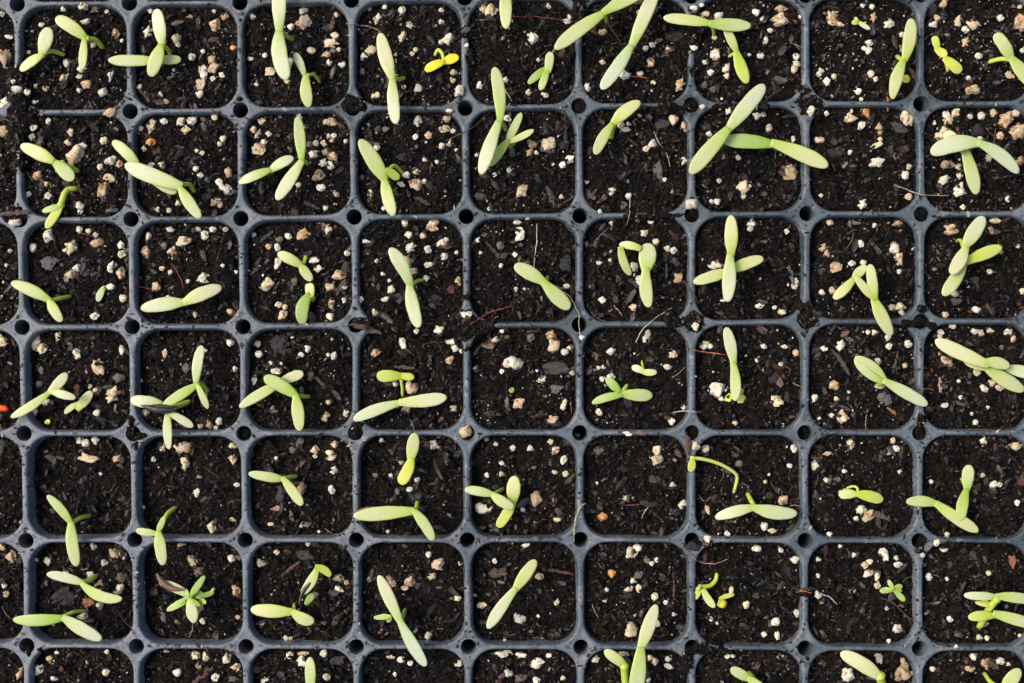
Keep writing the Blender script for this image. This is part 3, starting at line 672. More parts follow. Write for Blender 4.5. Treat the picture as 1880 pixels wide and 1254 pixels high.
(2, 2): '285 25 35 50 w,790 22 85 65 c,235 92 28 c,295 100 40 c,468 152 20 w,135 240 62 85 t,625 235 35 c,885 160 35 w,940 270 42 50 w,250 352 42 35 c,60 298 25 w,498 340 50 45 o,415 305 25 w,1250 45 40 b,1185 430 32 w,1078 460 38 w,1078 300 28 50 t,1390 390 40 w,1395 145 22 t,75 495 48 22 w,660 535 70 75 w,690 510 45 w,795 575 30 w,770 595 28 w,550 650 42 45 o,695 658 55 45 b,670 690 35 w,645 740 60 45 c,698 730 30 45 c,520 738 25 w,785 778 38 42 c,845 810 28 w,510 790 30 c,150 668 45 38 t,245 805 35 c,45 895 65 65 w,145 885 20 w,655 955 65 75 c,800 925 30 40 c,895 875 28 w,1095 900 25 w,1128 925 20 w,1290 820 38 40 c,1385 985 32 w,1345 515 50 38 w,140 1142 80 55 w,50 1105 60 35 w,205 1100 30 w,285 1225 30 c,135 1240 42 w,50 1225 70 50 b,465 1118 50 42 w,618 1095 60 35 w,765 1115 38 c,788 1135 35 40 c,862 1160 48 30 w,860 1120 35 w,750 1235 28 w,1185 1105 35 25 w,1215 1105 25 w',
(3, 2): '260 55 42 60 w,118 58 30 w,420 88 30 w,320 135 30 c,725 90 28 w,898 145 28 w,1175 108 32 c,1240 165 48 52 w,1275 160 30 c,85 245 60 50 c,515 300 55 55 w,560 325 70 60 c,482 348 32 w,545 345 60 40 c,985 437 32 w,1370 260 30 w,20 415 50 28 c,928 478 38 w,968 515 50 30 w,338 435 30 w,395 500 25 w,145 575 50 38 w,70 522 28 w,278 572 28 w,475 550 28 w,558 585 35 w,635 545 50 70 w,552 648 58 42 w,600 665 30 50 c,530 605 40 t,600 710 40 45 c,705 565 28 w,715 600 50 32 w,850 547 28 w,885 668 38 w,985 680 20 w,1212 650 28 c,275 765 40 50 w,472 742 22 w,275 662 25 w,155 865 35 50 w,40 915 45 42 w,50 990 30 45 w,650 842 25 w,712 955 50 48 w,665 1020 25 w,1000 900 35 w,1165 1000 35 w,1205 1005 28 w,1388 995 25 w,1038 1052 22 w,605 1115 50 50 w,435 1205 70 75 w,735 1195 95 95 t,740 1130 30 t,905 1175 30 c,1130 1108 38 w,1200 1150 60 70 t,1278 1135 48 50 w,1110 1175 55 30 t,1325 1150 25 c,785 1200 30 c,870 870 22 w',
}
PC = {'w': ((.71, .66, .52), .5), 'c': ((.67, .56, .37), .85), 't': ((.56, .41, .25), 1.0), 'o': ((.70, .38, .12), .9), 'b': ((.15, .12, .10), .8)}
PN = {'w': 'white', 'c': 'cream', 't': 'tan', 'o': 'orange-stained', 'b': 'greyish brown'}
grains = []
for c, s_ in PERL.items():
    for e in s_.split(','):
        q = e.split(); x, y, w_ = float(q[0]), float(q[1]), float(q[2]); h_ = float(q[3]) if len(q) == 5 else w_ * rnd.uniform(.85, 1.1)
        px, py = cr(c, x, y); grains.append((w_ * h_ / 9, px, py, w_ / 3, h_ / 3, q[-1]))
grains.sort(key=lambda a: -a[0])
big = grains[:296]; small = grains[296:]
LM = []
for k in range(14):
    V_, F_ = lump(3, 300 + k, .5, .34)
    LM.append(mesh_np('perlite_lump', V_, F_, True))
for m_ in LM: m_.materials.append(M_PE)

def unique_labels(items):
    """items: list of [base_phrase, place_phrase, px, py, size] -> unique labels"""
    groups = {}
    for k, it in enumerate(items): groups.setdefault((it[0], it[1]), []).append(k)
    out = [None] * len(items)
    W2 = {2: ['two'], 3: ['three'], 4: ['four'], 5: ['five']}
    for (b_, p_), ks in groups.items():
        if len(ks) == 1: out[ks[0]] = b_ + ' ' + p_; continue
        dx = max(items[k][2] for k in ks) - min(items[k][2] for k in ks); dy = max(items[k][3] for k in ks) - min(items[k][3] for k in ks)
        ax = 2 if dx >= dy else 3
        ks.sort(key=lambda k: items[k][ax])
        if len(ks) == 2: nm = ['left', 'right'] if ax == 2 else ['upper', 'lower']
        else:
            nm = (['leftmost'] if ax == 2 else ['topmost']) + [['middle'], ['second', 'third'], ['second', 'middle', 'fourth']][len(ks) - 3] + (['rightmost'] if ax == 2 else ['lowest'])
        for k, n_ in zip(ks, nm): out[k] = n_ + ' ' + b_ + ' ' + p_
    return out

items = []
for (a, px, py, w_, h_, c_) in big:
    sub, ce, row, _ = where(px, py)
    r_ = max(w_, h_) / min(w_, h_)
    sz = 'very large' if a > 520 else ('large' if a > 330 else 'medium-sized')
    sh_ = ' long' if r_ > 1.7 else ''
    items.append([sz + sh_ + ' ' + PN[c_] + ' perlite lump', sub + ' of ' + ce + ', ' + row, px, py, a])
labs = unique_labels(items)
for (a, px, py, w_, h_, c_), lb in zip(big, labs):
    p = surf(px, py); o = link('perlite_lump', rnd.choice(LM))
    k = U * .5 * 1.12
    hz = min(w_, h_) * rnd.uniform(.7, .95)
    o.scale = (w_ * k, h_ * k, hz * k)
    o.rotation_euler = (rnd.uniform(-.25, .25), rnd.uniform(-.25, .25), rnd.uniform(-.3, .3) + rnd.choice((0, math.pi)))
    o.location = p + Vector((0, 0, hz * k * rnd.uniform(-.15, .35)))
    (cr_, cg_, cb_), st_ = PC[c_]; f_ = rnd.uniform(.85, 1.08)
    o.color = (cr_ * f_, cg_ * f_, cb_ * f_, st_ * rnd.uniform(.3, 1))
    tag(o, lb, 'perlite', 'perlite lumps scattered in the soil')
V1 = [lump(2, 500 + k, .32, .1) for k in range(12)]
n = len(small); pos = np.zeros((n, 3)); scl = np.zeros((n, 3)); rot = np.zeros((n, 3, 3)); cc = np.zeros((n, 3))
for k, (a, px, py, w_, h_, c_) in enumerate(small):
    p = surf(px, py); hz = min(w_, h_) * rnd.uniform(.7, 1); s_ = U * .5 * 1.1
    pos[k] = p + Vector((0, 0, hz * s_ * .35)); scl[k] = (w_ * s_, h_ * s_, hz * s_)
    rot[k] = np.array(Euler((rnd.uniform(-.3, .3), rnd.uniform(-.3, .3), rnd.uniform(-.3, .3))).to_matrix())
    cc[k] = np.array(PC[c_][0]) * rnd.uniform(.8, 1.1)
tag(scatter('small_perlite_grains', V1, pos, rot, scl, cc, M_PS, False), 'small white and cream perlite grains mixed through the soil', kind='stuff')

# ------------------------------------------------------------------ bark chips: tile, x, y, length, width, angle (deg, clockwise on the picture), colour, description
CHIPS = [
((0,0),440,1040,130,15,75,'r','thin reddish bark sliver'),((0,0),80,1178,170,34,-5,'n','long flat brown bark strip'),((0,0),1140,1085,60,45,0,'g','dull grey bark flake'),
((0,0),800,530,80,28,50,'r','dull reddish bark flake'),((0,0),520,700,70,40,20,'k','dark bark flake'),
((1,0),805,865,80,50,0,'k','blackish rounded bark chip'),((1,0),920,1110,90,30,30,'g','grey slanting bark chip'),((1,0),310,1135,100,28,25,'g','greyish splinter of bark'),((1,0),235,245,60,50,0,'k','dark square bark chip'),((1,0),420,130,30,80,10,'n','upright brown bark flake'),
((2,0),830,685,90,70,10,'g','grey angular bark chip'),((2,0),800,935,60,120,-5,'p','pale grey upright bark chip'),((2,0),212,1085,38,125,-18,'g','grey tilted bark splinter'),((2,0),290,720,28,160,0,'k','dark upright bark strip'),((2,0),905,200,130,60,5,'k','dark grey crumbled bark piece'),((2,0),612,1135,40,50,20,'p','pale grey bark flake'),((2,0),285,800,60,50,0,'k','dark bark flake'),
((3,0),662,535,24,160,6,'o','pointed reddish tan bark splinter'),((3,0),1140,720,120,80,0,'k','large dark purplish bark chip'),((3,0),380,850,120,65,0,'k','broad dark bark chip'),((3,0),715,705,110,50,35,'g','grey slanting bark chip'),((3,0),745,822,80,40,0,'r','brown crumbly bark chip'),((3,0),800,415,30,90,-30,'n','brown bark sliver'),((3,0),940,180,22,90,20,'k','thin dark bark strip'),
((0,1),280,195,110,80,-10,'p','pale grey flaky bark chip'),((0,1),425,900,40,85,-10,'o','orange-brown torn bark chip'),((0,1),1120,150,35,75,-10,'n','brown narrow bark flake'),((0,1),460,220,45,90,15,'g','grey upright bark flake'),
((1,1),60,50,100,22,-38,'g','grey narrow bark splinter'),((1,1),1310,130,140,22,50,'g','long grey slanting splinter'),((1,1),605,555,175,42,16,'n','long brown bark strip lying over the rib'),((1,1),135,650,115,120,0,'k','large round dark bark nugget'),((1,1),785,390,60,55,20,'g','grey bark flake'),((1,1),820,772,110,26,5,'n','short brown bark bar'),((1,1),675,325,24,45,10,'r','small reddish bark bit'),((1,1),330,830,150,24,42,'n','slim dark brown bark splinter'),((1,1),470,330,100,40,-45,'n','brown slanting bark chip'),((1,1),990,400,80,70,0,'k','dark bark chip'),((1,1),1075,340,50,50,0,'r','reddish brown bark chip'),
((2,1),295,200,75,95,-15,'k','dark grey rounded bark chip'),((2,1),240,775,150,75,0,'g','broad grey bark chip'),((2,1),252,890,80,50,0,'p','pale greyish bark lump'),((2,1),962,1190,38,130,-3,'n','brown split bark chip standing in the hole'),((2,1),660,300,100,28,40,'g','slim grey bark splinter'),((2,1),850,240,20,80,0,'g','thin upright grey splinter'),
((3,1),700,750,20,140,12,'n','thin upright brown bark splinter'),((3,1),640,940,85,70,0,'p','grey angular bark flake'),((3,1),690,1020,95,22,38,'o','orange-brown bark splinter'),((3,1),945,870,26,90,0,'t','pinkish tan bark splinter'),((3,1),125,260,24,110,-15,'p','pale narrow bark splinter'),((3,1),40,830,80,70,0,'k','dark round bark chip'),((3,1),400,740,170,30,55,'g','long grey slanting bark strip'),((3,1),1130,290,65,45,0,'g','grey oval bark chip'),
((0,2),350,785,150,120,-20,'k','large dark grey bark chunk'),((0,2),490,812,75,55,0,'o','reddish orange bark bit'),((0,2),1120,1212,140,36,-38,'r','reddish brown slanting bark chip'),((0,2),1095,1160,40,70,0,'t','tan bark chip'),
((1,2),190,625,130,22,-38,'r','slim reddish bark splinter'),((1,2),125,295,85,32,0,'t','pinkish tan flat chip'),((1,2),140,215,60,100,0,'g','grey rounded bark chip'),((1,2),742,690,45,85,-30,'t','tan curled bark chip'),((1,2),1330,645,110,60,0,'n','brown rounded bark lump'),((1,2),628,520,16,85,18,'r','thin rust-red bark sliver'),((1,2),270,550,110,60,10,'g','grey crumbly bark chip'),((1,2),450,1130,90,50,0,'g','grey flat bark chip'),((1,2),700,780,80,45,0,'k','dark grey flake'),
((2,2),785,130,80,60,0,'g','grey crumbly bark chip'),((2,2),250,640,170,22,8,'r','curved reddish brown bark strip'),((2,2),1060,550,30,90,0,'r','reddish upright bark strip'),((2,2),890,740,20,160,0,'r','long thin brown bark sliver'),((2,2),1000,500,80,50,10,'k','dark clod-like bark chip'),((2,2),150,1010,80,22,10,'g','grey curved chip'),
((3,2),1345,585,45,80,-15,'o','orange-brown bark chip'),((3,2),1000,605,120,45,-5,'g','grey flat bark chip'),((3,2),1395,130,60,120,0,'r','reddish brown fibrous bark chip'),((3,2),110,640,40,100,-15,'k','dark upright bark chip'),((3,2),600,330,150,40,20,'n','brown flat bark strip'),((3,2),1130,550,60,60,-40,'g','grey angular bark flake')]
CC = {'r': (.11, .042, .026), 'n': (.10, .062, .042), 'g': (.050, .044, .040), 'k': (.016, .013, .012), 'p': (.13, .12, .115), 'o': (.30, .12, .05), 't': (.42, .26, .18)}
def chip_mesh(L_, W_, seed):
    r = random.Random(seed); K = 13; vs = []; fs = []
    T_ = min(W_, L_) * .28
    flat = r.uniform(.35, .8)
    for k in range(K):
        s_ = k / (K - 1); hw = W_ / 2 * (math.sin(math.pi * min(max(s_, .04), .96)) ** (flat * .7)) * r.uniform(.62, 1.12)
        x = (s_ - .5) * L_; yo = r.uniform(-.12, .12) * W_ + math.sin(s_ * 3) * W_ * .1
        zt = T_ * r.uniform(.4, 1.0)
        for (yy, zz) in ((-1, -.2), (-.75, .7), (-.2, 1), (.35, .85), (.8, .5), (1, -.2)):
            vs.append((x + r.uniform(-.3, .3) * L_ / K, yo + yy * hw * r.uniform(.78, 1.15), zz * zt * r.uniform(.6, 1.3)))
    for k in range(K - 1):
        for q in range(5): fs.append((k * 6 + q, (k + 1) * 6 + q, (k + 1) * 6 + q + 1, k * 6 + q + 1))
        fs.append((k * 6 + 5, (k + 1) * 6 + 5, (k + 1) * 6, k * 6))
    fs.append(tuple(range(6))[::-1]); fs.append(tuple((K - 1) * 6 + q for q in range(6)))
    return mesh('bark_chip', vs, [f[::-1] for f in fs], False)
items = []
for (c, x, y, L_, W_, an, co, ds) in CHIPS:
    px, py = cr(c, x, y); sub, ce, row, _ = where(px, py); items.append([ds, 'in the ' + ce + ', ' + row, px, py, 0])
labs = unique_labels(items)
for k, ((c, x, y, L_, W_, an, co, ds), lb) in enumerate(zip(CHIPS, labs)):
    px, py = cr(c, x, y)
    if W_ > L_: L_, W_, an = W_, L_, an + 90
    if L_ / W_ < 2.6:
        V_, F_ = lump(3, 900 + k, .55, .22)
        V_ = V_ * np.array([L_ / 6 * U, W_ / 6 * U, W_ / 6 * U * .45])
        V_[:, 2] += (.00016 * np.sin(V_[:, 1] * 9000 + 3 * np.sin(V_[:, 0] * 2500 + k)))
        me = mesh_np('bark_chip', V_, F_, False)
    else: me = chip_mesh(L_ / 3 * U, W_ / 3 * U, k)
    o = link('bark_chip', me, M_CH)
    o.location = surf(px, py) + Vector((0, 0, .0004)); o.rotation_euler = (rnd.uniform(-.12, .12), rnd.uniform(-.1, .1), -R(an))
    o.color = (*CC[co], 1); tag(o, lb, 'bark chip', 'bark chips lying on the soil')

# ------------------------------------------------------------------ threads: roots and plant hairs
TH = [((1,0),[500,145,600,145,650,158,690,178],6,'t','tan root hair bridging a rib'),((1,0),[1050,775,1160,720,1220,685,1270,630],6,'n','thin brown straw crossing the rib'),
((1,0),[1350,430,1370,490,1410,560],8,'w','pale forked fibre beside the tall seedling'),((2,0),[0,95,150,98,230,105,340,122],6,'r','reddish hair near the top rib'),
((2,0),[520,120,560,180,610,260],5,'n','brown thread running under two leaves'),((2,0),[640,420,700,425,745,432],7,'o','short bright orange fibre'),((2,0),[780,725,810,790,850,850,870,920],9,'t','tan straw leaning down'),
((2,0),[250,515,310,500,370,480],5,'n','short brown hair left of the clogged hole'),((2,0),[650,1080,645,1160,630,1240],9,'t','tan straw crossing the rib upright'),((3,0),[690,1020,760,1045,840,1072,920,1078,990,1080],9,'t','tan straw lying across the upright rib'),
((3,0),[1248,710,1240,790,1238,870],6,'n','brown upright hair'),((3,0),[1190,700,1220,740,1260,770],5,'n','short dark hair'),((3,0),[120,240,150,250,190,262],5,'t','short tan hair'),
((0,1),[440,25,500,45,560,80],6,'r','reddish rootlet'),((0,1),[945,200,975,240,1000,285,1010,330],8,'r','reddish forked rootlet'),((0,1),[755,325,800,332,860,347],6,'r','thin red rootlet'),
((2,1),[135,-20,138,60,130,130,118,232],8,'w','long pale root hanging to the leaf'),((2,1),[250,345,300,365,330,400,355,450,370,480,368,530,375,595],8,'y','pale yellow root arching over the hole'),
((2,1),[680,635,705,580,740,540,800,490,880,440],7,'w','curved pale straw over the rib'),((2,1),[885,1018,930,1010,980,1012,1038,1018],8,'w','white thread across the upright rib'),((2,1),[1000,675,1080,688,1180,700],8,'o','orange-red rootlet from the rib'),
((2,1),[560,430,585,455,605,485],8,'t','short tan fibre'),((2,1),[880,825,920,800,955,765],6,'t','tan straw bit'),((2,1),[945,290,968,340,990,410],8,'n','bent brown stalk beside the rib'),((2,1),[450,85,490,40,530,0],7,'g','grey slanting stalk'),((2,1),[325,955,325,1030],7,'r','small red fibre'),
((3,1),[545,1000,535,1060,540,1115],6,'t','tan hair reaching the rib'),((3,1),[135,855,160,868,185,882],6,'t','short tan hair left of the rib'),((3,1),[830,888,870,886,905,892],6,'t','pale hair over the upright rib'),
((1,1),[1180,535,1240,495,1290,465,1350,450,1410,430],9,'r','dark red root stretched out of the spilt soil'),((1,1),[848,1050,862,1085,878,1125],6,'g','thin grey thread above the lone leaf'),((1,1),[920,645,960,632,1000,632,1020,680],5,'n','bent brown hair'),
((2,2),[402,255,372,290,350,350,342,420,340,478],9,'y','pale yellow straw ending in the hole'),((2,2),[715,345,728,310,760,270],8,'w','short curved pale fibre'),((2,2),[990,555,1030,585,1090,595,1140,588,1185,570],7,'t','curved tan hair below the hole'),
((2,2),[600,272,660,272,715,268],6,'r','short red fibre'),((2,2),[440,820,455,855,475,892],7,'t','short tan stalk'),((2,2),[1025,215,1050,245,1068,280],5,'t','fine tan hair'),
((3,2),[150,752,190,748,220,740,260,728],10,'n','brown rootlet tangled over the rib'),((3,2),[165,735,200,748,240,755],8,'o','orange-brown rootlet on the rib'),((3,2),[290,760,330,775,355,795,378,820],7,'w','pale wavy root beside the rib'),
((3,2),[620,780,690,815,760,880,830,925,900,967],6,'n','long brown thread slanting to the rib'),((3,2),[118,278,150,274,182,278],6,'t','tan hair beside the rib'),((3,2),[430,510,445,540,440,570],6,'g','grey bent hair'),
((0,2),[635,825,680,890,725,960,770,1025],7,'k','black thread running to the hole'),((0,2),[1160,925,1180,935,1200,950],6,'r','short reddish hair'),((0,2),[10,830,40,870,70,900],7,'r','dark red hair at the left edge'),((0,2),[1045,1000,1060,960,1065,920],6,'t','fine root below the leaf tip'),
((1,2),[380,400,420,425,455,440],5,'t','fine tan hair'),((1,0),[-20,50,30,40,70,38],7,'r','orange-red fibre at the top rib')]
TC = {'t': (.36, .25, .16), 'n': (.13, .075, .045), 'w': (.46, .42, .33), 'r': (.22, .05, .035), 'o': (.55, .15, .06), 'y': (.46, .43, .20), 'g': (.16, .15, .14), 'k': (.02, .016, .014)}
items = []
for (c, pl, w_, co, ds) in TH:
    px, py = cr(c, *pl[len(pl) // 4 * 2:len(pl) // 4 * 2 + 2]); sub, ce, row, _ = where(px, py); items.append([ds, 'in the ' + ce + ', ' + row, px, py, 0])
labs = unique_labels(items)
for (c, pl, w_, co, ds), lb in zip(TH, labs):
    pts = [surf(*cr(c, pl[k], pl[k + 1])) for k in range(0, len(pl), 2)]
    pts = catmull(pts, 6)
    if len(pts) < 3: pts = [pts[0], (pts[0] + pts[1]) / 2, pts[1]]
    zm = sum(p.z for p in pts) / len(pts)
    for p in pts:
        gz = surf(CX + p.x / U, CY - p.y / U).z
        p.z = max(gz, p.z * .5 + zm * .5) + .0006 + rnd.uniform(-.0001, .0002)
        p.x += rnd.uniform(-1, 1) * .00012; p.y += rnd.uniform(-1, 1) * .00012
    nP = len(pts)
    rad = [w_ / 6 * U * .8 * (.45 + .55 * math.sin(math.pi * min(.9, .12 + k / nP))) for k in range(nP)]
    vs, fs = tube_pts(pts, rad, 6)
    me = mesh('root_hair', vs, fs)
    a = me.color_attributes.new('Col', 'FLOAT_COLOR', 'POINT'); a.data.foreach_set('color', np.tile(np.array([*TC[co], 1.0]), len(vs)))
    tag(link('root_hair', me, M_FI), lb, 'root hair', 'loose root hairs and straws')

# ------------------------------------------------------------------ seedlings
def leaf_mesh(p0, p1, p2, w_, seed, basew=.34, flat=.16, tipround=2.3, cup=.09):
    """p0 base, p1 control, p2 tip; w_ full width in metres"""
    r = random.Random(seed); NSL, NSD = 22, 14
    vs, cols = [], []
    ss = [0] + [1 - math.cos(math.pi / 2 * (k / (NSL - 1)) ** 1.0) for k in range(1, NSL)]
    ss = [.5 * a + .5 * (k / (NSL - 1)) if k < NSL - 1 else 1.0 for k, a in enumerate(ss)]
    ss = [1 - (1 - s_) ** 1.35 for s_ in ss]
    asym = r.uniform(-.06, .06); br = r.random(); ph = r.uniform(0, 6)
    twist = r.uniform(-.18, .18)
    pk = r.uniform(.42, .58)
    for k, s_ in enumerate(ss):
        c = p0 * (1 - s_) ** 2 + p1 * 2 * s_ * (1 - s_) + p2 * s_ ** 2
        t_ = ((p1 - p0) * (1 - s_) + (p2 - p1) * s_).normalized()
        side = t_.cross(Vector((0, 0, 1))).normalized(); up = side.cross(t_)
        if up.z < 0: up = -up
        tw = twist * s_
        side, up = side * math.cos(tw) + up * math.sin(tw), up * math.cos(tw) - side * math.sin(tw)
        a = min(1, s_ / pk); a = math.sin(a * math.pi / 2) ** 1.15
        hw = basew + (1 - basew) * a
        if s_ > pk:
            u_ = (s_ - pk) / (1 - pk); hw *= max(0, 1 - u_ ** tipround) ** .5
        hw *= 1 + .025 * math.sin(s_ * 9 + ph) + .012 * math.sin(s_ * 23 + ph * 2)
        hw = max(hw * w_ / 2, w_ * .004)
        th = min(hw * .55, w_ * flat * (.6 + .4 * (1 - s_)))
        for q in range(NSD):
            an = 2 * math.pi * q / NSD; x = math.cos(an); z = math.sin(an)
            ax = abs(x)
            zz = z * th * (1 - .15 * ax) + (cup * hw * (ax ** 2 - .35) * (1 if z > -.2 else .8))
            if z > .2: zz -= .10 * hw * max(0, 1 - ax * 4)      # midrib groove
            vs.append(tuple(c + side * (x * hw * (1 + asym * (1 if x > 0 else -1))) + up * zz))
            cols += [s_, ax, br, 1]
    fs = []
    for k in range(NSL - 1):
        for q in range(NSD):
            q2 = (q + 1) % NSD; fs.append((k * NSD + q, k * NSD + q2, (k + 1) * NSD + q2, (k + 1) * NSD + q))
    fs.append(tuple(range(NSD))[::-1]); fs.append(tuple((NSL - 1) * NSD + q for q in range(NSD)))
    me = mesh('cotyledon', vs, fs)
    a = me.color_attributes.new('Col', 'FLOAT_COLOR', 'POINT'); a.data.foreach_set('color', cols)
    return me

def stem_mesh(pts, r0, r1, blob=True, sr=.22):
    ps = catmull(pts, 6); n_ = len(ps)
    rad = [r0 + (r1 - r0) * k / (n_ - 1) for k in range(n_)]
    if blob:
        d_ = (ps[0] - ps[1]).normalized()
        ps = [ps[0] + d_ * r0 * .9, ps[0] + d_ * r0 * .5] + ps; rad = [r0 * .4, r0 * 1.05] + rad; rad[2] = r0 * 1.3
    vs, fs = tube_pts(ps, rad, 10)
    me = mesh('stem', vs, fs)
    c_ = []
    m_ = len(ps)
    for k in range(m_):
        for q in range(10): c_ += [sr + .2 * abs(math.sin(k * .8)) * .5, .5, .4, 1]
    a = me.color_attributes.new('Col', 'FLOAT_COLOR', 'POINT'); a.data.foreach_set('color', c_)
    return me

